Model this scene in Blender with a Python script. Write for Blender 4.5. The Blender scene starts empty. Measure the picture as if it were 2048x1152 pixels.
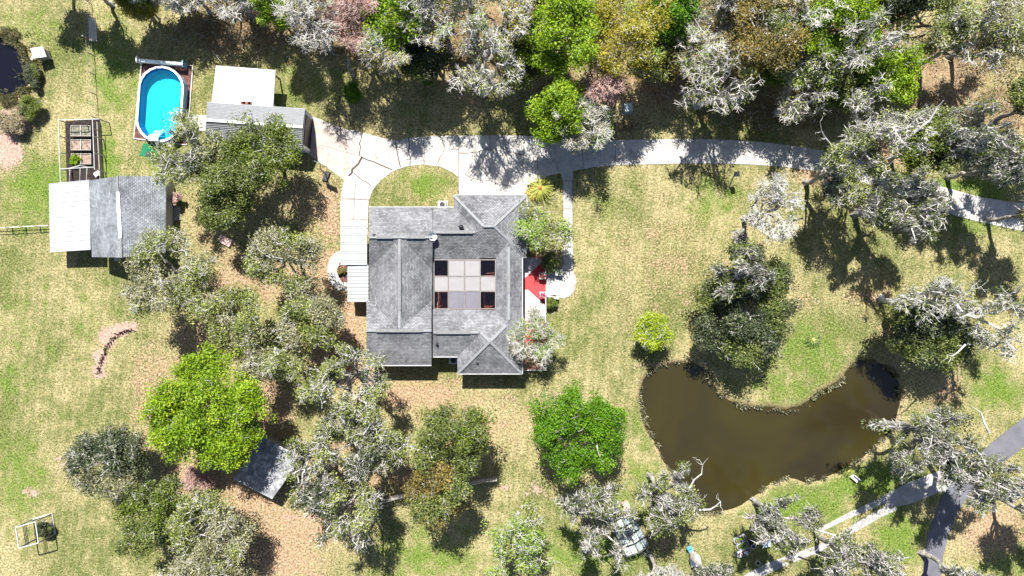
import bpy, math, random
import numpy as np
from mathutils import Vector
from mathutils.geometry import tessellate_polygon

scene = bpy.context.scene
C = scene.collection
# ---------------------------------------------------------------- camera, sky, sun, exposure
S = 0.055            # metres per photo pixel on the ground
H = 75.0             # drone height
cam = bpy.data.cameras.new("camera"); cam.sensor_width = 36; cam.lens = 36*H/(2048*S)
cam.clip_end = 2000
camo = bpy.data.objects.new("camera", cam); C.objects.link(camo)
camo.location = (0, 0, H); camo.rotation_euler = (0, 0, 0)
scene.camera = camo
SUN_EL, SUN_AZ = 55.0, -10.0      # azimuth clockwise from +Y (image top)
w = bpy.data.worlds.new("World"); scene.world = w; w.use_nodes = True
nt = w.node_tree
sky = nt.nodes.new('ShaderNodeTexSky'); sky.sky_type = 'NISHITA'; sky.sun_disc = False
sky.sun_elevation = math.radians(SUN_EL); sky.sun_rotation = math.radians(SUN_AZ)
bg = nt.nodes['Background']; bg.inputs[1].default_value = 0.055
nt.links.new(sky.outputs[0], bg.inputs[0])
sl = bpy.data.lights.new("sun", 'SUN'); sl.energy = 5.0; sl.angle = math.radians(0.5); sl.color = (1, 0.965, 0.90)
so = bpy.data.objects.new("sun", sl); C.objects.link(so)
az = math.radians(SUN_AZ); el = math.radians(SUN_EL)
sd = Vector((math.sin(az)*math.cos(el), math.cos(az)*math.cos(el), math.sin(el)))
so.rotation_euler = sd.to_track_quat('Z', 'Y').to_euler(); so.location = (0, 0, 60)
scene.view_settings.view_transform = 'Standard'; scene.view_settings.look = 'None'
scene.view_settings.gamma = 1; scene.view_settings.exposure = 1.38

# ---------------------------------------------------------------- helpers
def G(px, py, h=0.0):
    k = S*(H-h)/H
    return Vector(((px-1024)*k, -(py-576)*k, h))

def nodes(m):
    m.use_nodes = True
    return m.node_tree, m.node_tree.nodes['Principled BSDF']

class NT:
    """small shader-node builder"""
    def __init__(s, m): s.t, s.b = nodes(m); s.n = s.t.nodes
    def new(s, k, **kw):
        o = s.n.new(k)
        for a, b in kw.items(): setattr(o, a, b)
        return o
    def set(s, sock, v):
        if isinstance(v, bpy.types.NodeSocket): s.t.links.new(v, sock)
        else: sock.default_value = v
    def noise(s, scale, detail=4, rough=0.6, vec=None, dist=0.0):
        o = s.new('ShaderNodeTexNoise'); o.inputs['Scale'].default_value = scale
        o.inputs['Detail'].default_value = detail; o.inputs['Roughness'].default_value = rough
        o.inputs['Distortion'].default_value = dist
        s.t.links.new(vec if vec is not None else s.obj(), o.inputs['Vector'])
        return o.outputs['Fac']
    def obj(s):
        if not hasattr(s, '_tc'): s._tc = s.new('ShaderNodeTexCoord')
        return s._tc.outputs['Object']
    def uv(s):
        s.obj(); return s._tc.outputs['UV']
    def ramp(s, fac, stops):
        o = s.new('ShaderNodeValToRGB'); e = o.color_ramp.elements
        while len(e) < len(stops): e.new(0.5)
        for i, (p, c) in enumerate(stops):
            e[i].position = p; e[i].color = tuple(c)+(1,) if not isinstance(c, float) else (c, c, c, 1)
        s.set(o.inputs[0], fac); return o.outputs[0]
    def mix(s, f, a, b, mode='MIX'):
        o = s.new('ShaderNodeMix', data_type='RGBA', blend_type=mode)
        s.set(o.inputs[0], f)
        for sock, v in ((o.inputs[6], a), (o.inputs[7], b)):
            if isinstance(v, (tuple, list)): v = tuple(v)+(1,) if len(v) == 3 else v
            s.set(sock, v)
        return o.outputs[2]
    def math(s, op, a, b=0.0, clamp=False):
        o = s.new('ShaderNodeMath', operation=op); o.use_clamp = clamp
        s.set(o.inputs[0], a); s.set(o.inputs[1], b); return o.outputs[0]
    def attr(s, name, out='Fac'):
        o = s.new('ShaderNodeAttribute', attribute_name=name); return o.outputs[out]
    def bump(s, h, strength=0.5, dist=0.02):
        o = s.new('ShaderNodeBump'); o.inputs['Strength'].default_value = strength
        o.inputs['Distance'].default_value = dist
        s.set(o.inputs['Height'], h); s.t.links.new(o.outputs[0], s.b.inputs['Normal'])
    def base(s, c, rough=0.9, metal=0.0, spec=0.3):
        if isinstance(c, (tuple, list)): c = tuple(c)+(1,)
        s.set(s.b.inputs['Base Color'], c); s.b.inputs['Roughness'].default_value = rough
        s.b.inputs['Metallic'].default_value = metal; s.b.inputs['Specular IOR Level'].default_value = spec

MATS = {}
def simple(name, c, rough=0.8, metal=0.0, spec=0.3, var=0.25, scale=3.0):
    if name in MATS: return MATS[name]
    m = bpy.data.materials.new(name); n = NT(m)
    f = n.noise(scale, 6, 0.7)
    a = tuple(x*(1-var) for x in c); b = tuple(min(1, x*(1+var)) for x in c)
    n.base(n.ramp(f, [(0.3, a), (0.7, b)]), rough, metal, spec)
    MATS[name] = m; return m

class MB:
    """collects shapes into ONE mesh"""
    def __init__(s): s.v = []; s.f = []; s.m = []; s.uv = []
    def add(s, verts, faces, mi=0, uvs=None):
        o = len(s.v); s.v += [tuple(v) for v in verts]
        for k, f in enumerate(faces):
            s.f.append(tuple(i+o for i in f)); s.m.append(mi)
            s.uv.append(uvs[k] if uvs else [(0, 0)]*len(f))
    def box(s, c, d, rz=0.0, mi=0, taper=1.0):
        cx, cy, cz = c; hx, hy, hz = d[0]/2, d[1]/2, d[2]/2
        cr, sr = math.cos(rz), math.sin(rz); vs = []
        for z in (-1, 1):
            t = taper if z > 0 else 1
            for x, y in ((-1, -1), (1, -1), (1, 1), (-1, 1)):
                a, b = x*hx*t, y*hy*t
                vs.append((cx+a*cr-b*sr, cy+a*sr+b*cr, cz+z*hz))
        s.add(vs, [(3, 2, 1, 0), (4, 5, 6, 7), (0, 1, 5, 4), (1, 2, 6, 5), (2, 3, 7, 6), (3, 0, 4, 7)], mi)
    def beam(s, a, b, wd, ht, mi=0):
        a, b = Vector(a), Vector(b); d = (b-a)
        if d.length < 1e-6: return
        dn = d.normalized(); up = Vector((0, 0, 1)) if abs(dn.z) < 0.9 else Vector((1, 0, 0))
        sx = dn.cross(up).normalized()*wd/2; sz = sx.cross(dn).normalized()*ht/2
        vs = [a-sx-sz, a+sx-sz, a+sx+sz, a-sx+sz, b-sx-sz, b+sx-sz, b+sx+sz, b-sx+sz]
        s.add(vs, [(3, 2, 1, 0), (4, 5, 6, 7), (0, 1, 5, 4), (1, 2, 6, 5), (2, 3, 7, 6), (3, 0, 4, 7)], mi)
    def tube(s, pts, rad, n=8, mi=0, cap=True):
        pts = [Vector(p) for p in pts]
        if not hasattr(rad, '__len__'): rad = [rad]*len(pts)
        vs = []; fs = []
        for i, p in enumerate(pts):
            d = (pts[min(i+1, len(pts)-1)]-pts[max(i-1, 0)]).normalized()
            up = Vector((0, 0, 1)) if abs(d.z) < 0.9 else Vector((1, 0, 0))
            x = d.cross(up).normalized(); y = x.cross(d)
            for k in range(n):
                a = 2*math.pi*k/n; vs.append(p+x*math.cos(a)*rad[i]+y*math.sin(a)*rad[i])
        for i in range(len(pts)-1):
            for k in range(n):
                a, b = i*n+k, i*n+(k+1) % n; fs.append((a, b, b+n, a+n))
        if cap: fs.append(tuple(range(n))[::-1]); fs.append(tuple(range((len(pts)-1)*n, len(pts)*n)))
        s.add(vs, fs, mi)
    def prism(s, poly, z0, z1, mi=0, side_mi=None, bottom=False):
        poly = [(p[0], p[1]) for p in poly]; n = len(poly)
        tris = tessellate_polygon([[Vector((x, y, 0)) for x, y in poly]])
        vs = [(x, y, z1) for x, y in poly]; fs = []
        for t in tris:
            a, b, c = [Vector((poly[i][0], poly[i][1])) for i in t]
            if (b-a).x*(c-a).y-(b-a).y*(c-a).x < 0: t = (t[0], t[2], t[1])
            fs.append(tuple(t))
        s.add(vs, fs, mi)
        area = sum(poly[i][0]*poly[(i+1) % n][1]-poly[(i+1) % n][0]*poly[i][1] for i in range(n))
        vs = [(x, y, z0) for x, y in poly]+[(x, y, z1) for x, y in poly]
        fs = [(i, (i+1) % n, n+(i+1) % n, n+i) for i in range(n)]
        if area < 0: fs = [f[::-1] for f in fs]
        s.add(vs, fs, mi if side_mi is None else side_mi)
    def build(s, name, mats, parent=None, loc=None, smooth=False):
        me = bpy.data.meshes.new(name)
        org = Vector(loc) if loc is not None else Vector((0, 0, 0))
        me.from_pydata([(v[0]-org[0], v[1]-org[1], v[2]-org[2]) for v in s.v], [], s.f)
        if not isinstance(mats, (list, tuple)): mats = [mats]
        for m in mats: me.materials.append(m)
        me.polygons.foreach_set('material_index', s.m)
        ul = me.uv_layers.new(name='UVMap')
        ul.data.foreach_set('uv', [c for f in s.uv for p in f for c in p])
        if smooth: me.polygons.foreach_set('use_smooth', [True]*len(s.f))
        me.update()
        o = bpy.data.objects.new(name, me); C.objects.link(o)
        if parent is not None:
            o.parent = parent
            o.location = org - parent.location if loc is not None else -Vector(parent.location)
        else: o.location = org
        return o

def thing(name, loc, label, cat, group=None):
    o = bpy.data.objects.new(name, None); C.objects.link(o)
    o.location = loc; o.empty_display_size = 0.5
    tag(o, label, cat, group); return o
def tag(o, label, cat, group=None):
    o['label'] = label; o['category'] = cat
    if group: o['group'] = group
    return o
def struct(o): o['kind'] = 'structure'; return o
def stuff(o, label, cat): o['kind'] = 'stuff'; o['label'] = label; o['category'] = cat; return o

# ---------------------------------------------------------------- ground
POND = [(1286,760),(1300,742),(1325,730),(1360,724),(1395,730),(1418,747),(1428,772),(1445,795),(1480,812),(1530,815),(1575,822),
        (1605,812),(1640,785),(1680,765),(1700,735),(1722,720),(1755,722),(1785,738),(1800,765),(1803,810),(1790,850),(1768,880),
        (1725,920),(1690,940),(1650,957),(1610,965),(1575,956),(1545,966),(1515,990),(1480,1013),(1440,1027),(1402,1027),(1372,1000),
        (1350,962),(1330,923),(1318,896),(1296,860),(1284,825),(1281,790)]
POND2 = [(-80,75),(-10,66),(25,78),(48,98),(62,130),(58,160),(40,182),(15,200),(-80,215)]

def sdf(X, Y, poly):
    d = np.full(X.shape, 1e9); inside = np.zeros(X.shape, bool); n = len(poly)
    for i in range(n):
        x0, y0 = poly[i]; x1, y1 = poly[(i+1) % n]
        ex, ey = x1-x0, y1-y0
        t = np.clip(((X-x0)*ex+(Y-y0)*ey)/(ex*ex+ey*ey), 0, 1)
        d = np.minimum(d, np.hypot(X-x0-t*ex, Y-y0-t*ey))
        c = ((y0 > Y) != (y1 > Y)) & (X < (x1-x0)*(Y-y0)/((y1-y0) if y1 != y0 else 1e-9)+x0)
        inside ^= c
    return np.where(inside, -d, d)

def vnoise(X, Y, scale, seed):
    r = np.random.RandomState(seed); T = r.rand(64, 64)
    x = X/scale; y = Y/scale; xi = np.floor(x).astype(int); yi = np.floor(y).astype(int)
    fx = x-xi; fy = y-yi; fx = fx*fx*(3-2*fx); fy = fy*fy*(3-2*fy)
    g = lambda a, b: T[a % 64, b % 64]
    return (g(xi, yi)*(1-fx)+g(xi+1, yi)*fx)*(1-fy)+(g(xi, yi+1)*(1-fx)+g(xi+1, yi+1)*fx)*fy

def blobs(X, Y, L):
    out = np.zeros(X.shape)
    for cx, cy, rx, ry, wt in L:
        out = np.maximum(out, wt*np.exp(-(((X-cx)/rx)**2+((Y-cy)/ry)**2)*0.9))
    return out

LITTER = [(400,700,110,70,.55),(300,820,60,110,.55),(1000,850,120,90,.5),(850,810,160,50,.65),(1350,540,110,150,.45),(1760,600,110,70,.5),(650,470,60,120,.6),(600,1080,170,60,.6),(1250,480,60,90,.4),(700,230,90,40,.4),(1380,130,120,60,.5),(420,470,90,60,.5),(655,420,35,80,.9),(650,560,45,90,1),(700,660,45,110,1),(560,560,110,60,.9),(470,560,70,90,.8),(800,790,70,45,.9),(720,740,90,40,.9),
          (870,790,60,50,.8),(960,830,50,60,.6),(540,820,60,80,1),(480,1000,110,80,1),(600,1060,130,60,.9),(560,1120,110,60,.9),(700,950,120,90,.85),(390,680,70,50,.8),(310,760,60,90,.7),
          (430,650,60,60,.8),(380,960,80,50,.9),(420,430,80,60,.5),(600,400,50,60,.6),(540,430,60,50,.5),(300,870,50,40,.7),(1640,345,60,30,.9),(1780,300,90,50,.9),
          (1900,160,110,130,.8),(2020,220,80,90,.7),(1560,200,260,60,.5),(1300,170,160,70,.7),(960,150,120,90,.6),(900,60,500,70,.8),(1500,60,500,90,.8),(480,70,160,60,.7),
          (1980,1060,90,70,.85),(1890,780,60,60,.6),(1320,500,60,160,.42),(1250,620,60,120,.35),(1780,640,60,70,.55),(1470,560,60,60,.6),(1600,600,30,40,.6),
          (640,700,60,60,.9),(330,400,40,40,.4),(1330,1080,60,50,.5),(800,950,110,50,.6),(430,1100,120,60,.8),(250,1000,60,60,.4),(740,288,80,8,.8),(1050,860,40,60,.45),(340,830,60,120,.7)]
GREEN = [(230,150,70,130,.8),(210,330,40,90,.95),(80,380,90,80,.95),(60,60,90,60,.6),(40,960,70,120,.75),(30,640,60,100,.45),(850,370,60,40,.8),(1430,400,70,60,.75),(1620,700,90,90,.75),
         (1560,780,110,50,.7),(1990,780,70,50,.95),(1700,960,150,40,1.0),(1600,1010,150,50,.9),(1800,1080,60,60,1.0),(1170,1100,130,60,.85),(860,1110,130,60,.8),(1290,860,40,60,.7),
         (1290,950,60,60,.7),(620,150,150,80,.55),(820,230,90,50,.4),(1960,420,90,60,.85),(1900,500,60,60,.4),(1990,1130,90,60,.7),(430,470,60,40,.3),(200,600,60,80,.35),
         (1220,450,60,100,.45),(1110,760,40,90,.35),(1240,1020,60,60,.6),(1940,370,120,16,1.0),(340,310,60,50,.8),(90,600,6,70,.75),(103,720,6,70,.6),(480,1180,80,30,.3),(980,790,50,30,.35),(130,820,60,60,.3),(170,640,40,100,.5),(20,760,60,60,.6),(1190,560,40,110,.4),(1700,500,60,60,.35)]
DIRT = [(15,300,35,45,1),(65,985,25,14,.6),(215,680,20,22,1),(235,662,34,15,1.0),(203,715,17,30,.9),(92,640,3,4,.3),(198,742,18,18,.9),(255,655,28,14,1),(1070,980,60,28,.42),(1100,800,50,30,.4),
        (120,940,20,40,.5),(1010,975,50,8,.5),(1340,730,90,9,.6),(690,1035,230,5,.6),(30,240,40,30,.9),(1640,610,20,40,.3),(760,820,60,16,.4),(1040,800,60,20,.3)]

xs = np.concatenate([[-6000,-2500,-900,-300], np.arange(-90, 2145, 5.0), [2400,3200,5000,8500]])
ys = np.concatenate([[-5500,-2200,-800,-300], np.arange(-100, 1255, 5.0), [1500,2200,4000,7000]])
X, Y = np.meshgrid(xs, ys)
wob = (vnoise(X, Y, 14, 5)-.5)*9 + (vnoise(X, Y, 37, 6)-.5)*8
d1 = sdf(X, Y, POND)+wob*.45; d2 = sdf(X, Y, POND2)+wob*.5; dd = np.minimum(d1, d2)
Z = np.where(dd < 6, -0.75*np.clip((6-dd)/14, 0, 1)**1.0, 0)+(vnoise(X, Y, 22, 9)-.5)*0.03*(dd > 8)
me = bpy.data.meshes.new("ground")
nx, ny = len(xs), len(ys)
co = np.stack([(X-1024)*S, -(Y-576)*S, Z], -1).reshape(-1, 3)
me.vertices.add(nx*ny); me.vertices.foreach_set('co', co.ravel())
I = np.arange(nx*ny).reshape(ny, nx)
q = np.stack([I[:-1, :-1], I[1:, :-1], I[1:, 1:], I[:-1, 1:]], -1).reshape(-1, 4)
me.loops.add(q.size); me.loops.foreach_set('vertex_index', q.ravel().astype(np.int32))
me.polygons.add(len(q)); me.polygons.foreach_set('loop_start', np.arange(0, q.size, 4, dtype=np.int32))
me.update(calc_edges=True)
ca = me.color_attributes.new("cover", 'FLOAT_COLOR', 'POINT')
cov = np.stack([blobs(X, Y, LITTER), blobs(X, Y, GREEN), blobs(X, Y, DIRT), np.exp(-np.clip(np.abs(dd-2), 0, 99)/5.0)], -1).reshape(-1, 4)
ca.data.foreach_set('color', cov.ravel().astype(np.float32))
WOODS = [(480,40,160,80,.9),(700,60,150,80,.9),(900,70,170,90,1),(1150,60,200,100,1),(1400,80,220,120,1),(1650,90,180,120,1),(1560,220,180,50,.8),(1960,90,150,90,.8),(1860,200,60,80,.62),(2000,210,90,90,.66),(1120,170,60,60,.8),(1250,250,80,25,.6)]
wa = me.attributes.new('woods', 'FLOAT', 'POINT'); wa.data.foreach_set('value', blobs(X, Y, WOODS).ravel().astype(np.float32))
me.polygons.foreach_set('use_smooth', [True]*len(q))
ground = bpy.data.objects.new("ground", me); C.objects.link(ground); struct(ground)

m = bpy.data.materials.new("ground_cover"); n = NT(m)
cvn = n.new('ShaderNodeAttribute', attribute_name='cover')
sep = n.new('ShaderNodeSeparateColor'); n.t.links.new(cvn.outputs['Color'], sep.inputs[0])
big = n.noise(0.085, 7, 0.68); mid = n.noise(0.55, 5, 0.65); fine = n.noise(4.4, 5, 0.78); spk = n.noise(12.0, 2, 0.5)
wig = n.math('MULTIPLY', n.math('SUBTRACT', n.math('ADD', n.math('MULTIPLY', mid, 1.0), n.math('MULTIPLY', fine, 0.7)), 0.85), 1.5)
def edge(sock, lo, hi):
    o = n.new('ShaderNodeMapRange', interpolation_type='SMOOTHSTEP')
    n.set(o.inputs[0], n.math('ADD', sock, wig)); o.inputs[1].default_value = lo; o.inputs[2].default_value = hi
    return o.outputs[0]
fs_ = n.math('ADD', n.math('MULTIPLY', fine, 0.75), n.math('MULTIPLY', spk, 0.45))
straw = n.ramp(fs_, [(0.45, (0.035, 0.034, 0.014)), (0.54, (0.15, 0.130, 0.058)), (0.63, (0.33, 0.28, 0.145)), (0.74, (0.48, 0.41, 0.25))])
olive = n.ramp(fs_, [(0.45, (0.018, 0.024, 0.007)), (0.55, (0.060, 0.076, 0.020)), (0.65, (0.145, 0.158, 0.055)), (0.76, (0.29, 0.275, 0.13))])
green = n.ramp(fs_, [(0.44, (0.010, 0.024, 0.003)), (0.55, (0.052, 0.098, 0.011)), (0.66, (0.145, 0.195, 0.040)), (0.78, (0.30, 0.31, 0.11))])
litter = n.ramp(fs_, [(0.43, (0.030, 0.015, 0.010)), (0.54, (0.17, 0.106, 0.063)), (0.65, (0.37, 0.262, 0.165)), (0.78, (0.52, 0.42, 0.30))])
dirt = n.ramp(fs_, [(0.42, (0.13, 0.075, 0.06)), (0.58, (0.33, 0.215, 0.175)), (0.74, (0.46, 0.33, 0.28))])
wv = n.new('ShaderNodeTexWave', wave_type='BANDS', bands_direction='X'); wmap = n.new('ShaderNodeMapping'); wmap.inputs['Rotation'].default_value = (0, 0, 0.12)
n.t.links.new(n.obj(), wmap.inputs[0]); n.t.links.new(wmap.outputs[0], wv.inputs['Vector']); wv.inputs['Scale'].default_value = 0.30; wv.inputs['Distortion'].default_value = 3.0; wv.inputs['Detail'].default_value = 3
f1 = n.ramp(n.math('ADD', n.math('ADD', n.math('MULTIPLY', big, 1.0), n.math('MULTIPLY', wv.outputs['Fac'], 0.045)), n.math('MULTIPLY', mid, 0.45)), [(0.63, 0.0), (0.86, 1.0)])
c = n.mix(f1, straw, olive)
c = n.mix(edge(sep.outputs[1], 0.25, 0.98), c, green)
c = n.mix(edge(sep.outputs[0], 0.30, 0.85), c, litter)
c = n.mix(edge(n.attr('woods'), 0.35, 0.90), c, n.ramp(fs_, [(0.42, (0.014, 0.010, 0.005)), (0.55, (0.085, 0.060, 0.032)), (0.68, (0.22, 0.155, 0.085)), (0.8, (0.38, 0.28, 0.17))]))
c = n.mix(edge(sep.outputs[2], 0.35, 0.70), c, dirt)
c = n.mix(n.math('MULTIPLY', n.attr('cover', 'Alpha'), 0.75), c, n.ramp(fs_, [(0.40, (0.05, 0.035, 0.02)), (0.7, (0.40, 0.30, 0.19))]))
n.base(c, 1.0, 0, 0.1); n.bump(fs_, 0.9, 0.10)
me.materials.append(m)

# water
m = bpy.data.materials.new("pond_water"); n = NT(m)
n.base(n.ramp(n.noise(0.09, 3, 0.5, dist=0.6), [(0.38, (0.0195, 0.0152, 0.0068)), (0.62, (0.029, 0.0238, 0.0062))]), 0.12, 0, 0.5)  # olive end of the ramp paints in tree reflections, also the shallows
n.bump(n.noise(2.2, 3, 0.6), 0.12, 0.03)
def sheet(name, poly, z, mat):
    b = MB(); b.prism([G(*p) for p in poly], z-0.02, z, 0)
    return b.build(name, mat)
def grow(poly, k):
    cx = sum(p[0] for p in poly)/len(poly); cy = sum(p[1] for p in poly)/len(poly); out = []
    nn = len(poly)
    ar = sum(poly[i][0]*poly[(i+1) % nn][1]-poly[(i+1) % nn][0]*poly[i][1] for i in range(nn))
    for i in range(nn):
        a = poly[i-1]; b = poly[(i+1) % nn]; dx, dy = b[0]-a[0], b[1]-a[1]; L = math.hypot(dx, dy)
        sg = 1 if ar > 0 else -1
        out.append((poly[i][0]+sg*dy/L*k, poly[i][1]-sg*dx/L*k))
    return out
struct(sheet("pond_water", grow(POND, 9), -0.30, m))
m = bpy.data.materials.new("dark_water"); n = NT(m); n.base((0.004, 0.004, 0.008), 0.08, 0, 0.35); n.bump(n.noise(2.0, 3), 0.1, 0.03)
struct(sheet("small_pond_water", grow(POND2, 9), -0.30, m))

# concrete
def concrete(name, a, b, stain=0.5):
    m = bpy.data.materials.new(name); n = NT(m)
    f = n.math('ADD', n.math('MULTIPLY', n.noise(0.35, 6, 0.65), 0.6), n.math('MULTIPLY', n.noise(2.5, 6, 0.75), 0.5))
    c = n.ramp(f, [(0.38, a), (0.62, b)])
    c = n.mix(n.math('MULTIPLY', n.ramp(n.noise(0.8, 8, 0.75, dist=0.8), [(0.5, 0.0), (0.72, 1.0)]), stain), c, tuple(x*0.55 for x in a))
    n.base(c, 0.9, 0, 0.2); n.bump(n.noise(14, 4, .7), 0.3, 0.01); return m
M_CON = concrete("driveway_concrete", (0.255, 0.243, 0.232), (0.41, 0.395, 0.38), 0.6)
M_PINK = concrete("apron_concrete", (0.27, 0.22, 0.195), (0.39, 0.335, 0.305), 0.5)
M_GREYC = concrete("walk_concrete", (0.24, 0.23, 0.22), (0.38, 0.37, 0.36), 0.6)
M_CRACK = simple("joint_dark", (0.06, 0.045, 0.04), 1.0)
DRIVE = [(690,258),(720,264),(755,274),(790,282),(825,275),(870,272),(940,271),(1000,271),(1060,272),(1120,279),(1160,283),(1220,281),(1300,279),(1380,278),(1450,280),(1520,284),
         (1590,292),(1650,302),(1710,317),(1770,337),(1830,357),(1890,375),(1960,394),(2020,404),(2120,414),(2120,476),(2010,455),(1960,444),(1913,432),(1850,408),(1790,386),(1730,366),(1680,352),
         (1622,341),(1560,333),(1500,329),(1440,327),(1370,327),(1300,329),(1240,330),(1190,334),(1146,342),(1122,346),(1095,352),(1072,366),(1058,384),(1052,398),(918,398),(917,354),(905,345),(880,333),(845,329),
         (812,333),(785,343),(762,360),(746,380),(738,400),(736,425),(736,470),(681,470),(681,430),(681,405),(684,380),(692,350),(706,330)]
APRON = [(619,231),(640,238),(665,249),(690,257.6),(720,263.6),(755,273.6),(790,281.6),(800,335),(783,344),(706,330.4),(691,362),(650,332),(619,310)]
b = MB(); b.prism([G(*p) for p in DRIVE], -0.1, 0.05)
def line(b, pts, wd, z, mi):
    P = [G(*p) for p in pts]
    for i in range(len(P)-1):
        a, c_ = P[i], P[i+1]; d = (c_-a).normalized(); s_ = Vector((-d.y, d.x, 0))*wd/2
        b.add([(v.x, v.y, z) for v in (a-s_, c_-s_, c_+s_, a+s_)], [(0, 1, 2, 3)], mi)
rj = random.Random(3)
def wiggle(a, c_, k, amp):
    return [(a[0]+(c_[0]-a[0])*i/k+(rj.uniform(-amp, amp) if 0 < i < k else 0), a[1]+(c_[1]-a[1])*i/k+(rj.uniform(-amp, amp) if 0 < i < k else 0)) for i in range(k+1)]
for a, c_, k, amp, wd in [((917,272),(917,397),1,0,.05),((980,272),(980,397),1,0,.05),((1048,273),(1046,350),1,0,.04),((848,274),(850,328),5,1.5,.05),((885,274),(888,300),3,2,.06),((888,300),(872,330),4,2,.06),
                    ((888,300),(917,299),3,1.5,.06),((817,276),(820,332),4,2,.09),((800,320),(820,319),2,1,.05),((917,306),(980,300),5,3,.05),((980,300),(1060,312),6,4,.05),((930,350),(1015,372),7,3,.05),((930,350),(945,325),3,2,.04),
                    ((1165,284),(1166,337),1,0,.05),((1230,281),(1231,331),1,0,.04),((1300,279),(1300,329),1,0,.04),((1370,278),(1371,327),1,0,.04),((1440,280),(1440,327),1,0,.04),((1510,284),(1508,330),1,0,.04),((1580,291),(1574,335),1,0,.04),
                    ((1650,302),(1642,345),1,0,.04),((1950,391),(1938,438),1,0,.04),((2022,404),(2012,455),1,0,.04),((1880,372),(1868,414),1,0,.04),((683,398),(738,400),2,1,.07),((706,345),(742,372),4,1.5,.08),
                    ((712,360),(708,400),5,2,.04),((709,400),(706,440),5,2,.04),((683,438),(736,440),3,1,.04),((1075,300),(1075,360),1,0,.03),((720,345),(738,360),2,1,.04)]:
    line(b, wiggle(a, c_, k, amp), wd*1.0, 0.0545, 1)
struct(b.build("driveway", [M_CON, M_CRACK]))
b = MB(); b.prism([G(*p) for p in APRON], -0.1, 0.046)
for a, c_, k, amp, wd in [((723,314),(785,340),5,1,.12),((690,258),(724,315),1,0,.02),((724,315),(697,352),6,3,.22),((725,262),(718,312),6,3,.10),((640,290),(724,314),4,1,.03),((790,283),(801,334),3,1,.12)]:
    line(b, wiggle(a, c_, k, amp), wd, 0.0505, 1)
struct(b.build("driveway_apron", [M_PINK, M_CRACK]))
# path to the porch steps
PATH = [(1120,343),(1127,365),(1127,450),(1127,530),(1124,542),(1100,546),(1100,588),(1116,594),(1126,597),(1140,592),(1150,580),(1153,565),(1151,552),(1146,540),(1145,450),(1144,365),(1147,341)]
b = MB(); b.prism([G(*p) for p in PATH], -0.1, 0.042)
for y in (362,418,457,494,541): line(b, [(1127,y),(1146,y)], .05, 0.0465, 1)
struct(b.build("path", [M_GREYC, M_CRACK]))
RING = [(695,500)]+[(688-30*math.sin(math.radians(a))-3, 541-40*math.cos(math.radians(a))) for a in range(0, 181, 15)]+[(697,581),(697,566)]+[(693-17*math.sin(math.radians(a)), 541-24*math.cos(math.radians(a))) for a in range(180, -1, -20)]+[(697,517)]
b = MB(); b.prism([G(*p) for p in RING], -0.1, 0.05); struct(b.build("curved_path", M_GREYC))
b = MB(); b.prism([G(*p) for p in [(378,229),(414,231),(414,262),(378,262)]], -0.1, 0.05); struct(b.build("concrete_pad", concrete("pad_concrete", (.30,.295,.29), (.40,.39,.38), .2)))
# asphalt and gravel
m = bpy.data.materials.new("asphalt"); n = NT(m)
f = n.math('ADD', n.math('MULTIPLY', n.noise(0.5, 5, .6), .6), n.math('MULTIPLY', n.noise(12, 3, .7), .4))
n.base(n.ramp(f, [(0.3, (0.065, 0.065, 0.078)), (0.7, (0.145, 0.145, 0.165))]), 0.9, 0, .3); n.bump(n.noise(30, 2), .4, .01)
def ribbon(cl, z, z0=-0.1):
    L = []; R = []
    for i, (x, y, wd) in enumerate(cl):
        a = cl[max(i-1, 0)]; c_ = cl[min(i+1, len(cl)-1)]; dx, dy = c_[0]-a[0], c_[1]-a[1]; l = math.hypot(dx, dy)
        L.append((x-dy/l*wd/2, y+dx/l*wd/2)); R.append((x+dy/l*wd/2, y-dx/l*wd/2))
    return L+R[::-1]
ROAD = [(1862,1240,38),(1863,1190,38),(1864,1145,38),(1868,1105,38),(1876,1070,40),(1888,1035,40),(1903,1003,42),(1925,972,44),(1960,935,44),(2005,897,46),(2055,858,46),(2130,790,46)]
b = MB(); b.prism([G(*p) for p in ribbon(ROAD, 0)], -0.1, 0.04); struct(b.build("road", m))
m = bpy.data.materials.new("gravel"); n = NT(m)
n.base(n.ramp(n.math('ADD', n.math('MULTIPLY', n.noise(1.2, 5, .7), .5), n.math('MULTIPLY', n.noise(9, 3, .8), .5)), [(0.35, (0.17, 0.16, 0.15)), (0.62, (0.40, 0.39, 0.385))]), 1, 0, .1); n.bump(n.noise(12, 3, .8), .8, .04)
b = MB()
b.prism([G(*p) for p in ribbon([(1905,958,48),(1870,966,40),(1830,982,42),(1800,994,36),(1775,1002,30),(1768,1006,26)], 0)], -0.05, 0.020)
b.prism([G(*p) for p in ribbon([(1776,996,14),(1748,1009,13),(1700,1030,11),(1660,1050,9),(1630,1064,9)], 0)], -0.05, 0.0165)
b.prism([G(*p) for p in ribbon([(1790,1012,17),(1760,1027,15),(1720,1050,15),(1680,1073,13),(1640,1096,14),(1590,1115,16),(1540,1134,20),(1500,1156,22),(1450,1200,22)], 0)], -0.05, 0.013)
struct(b.build("gravel_track", m))
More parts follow.
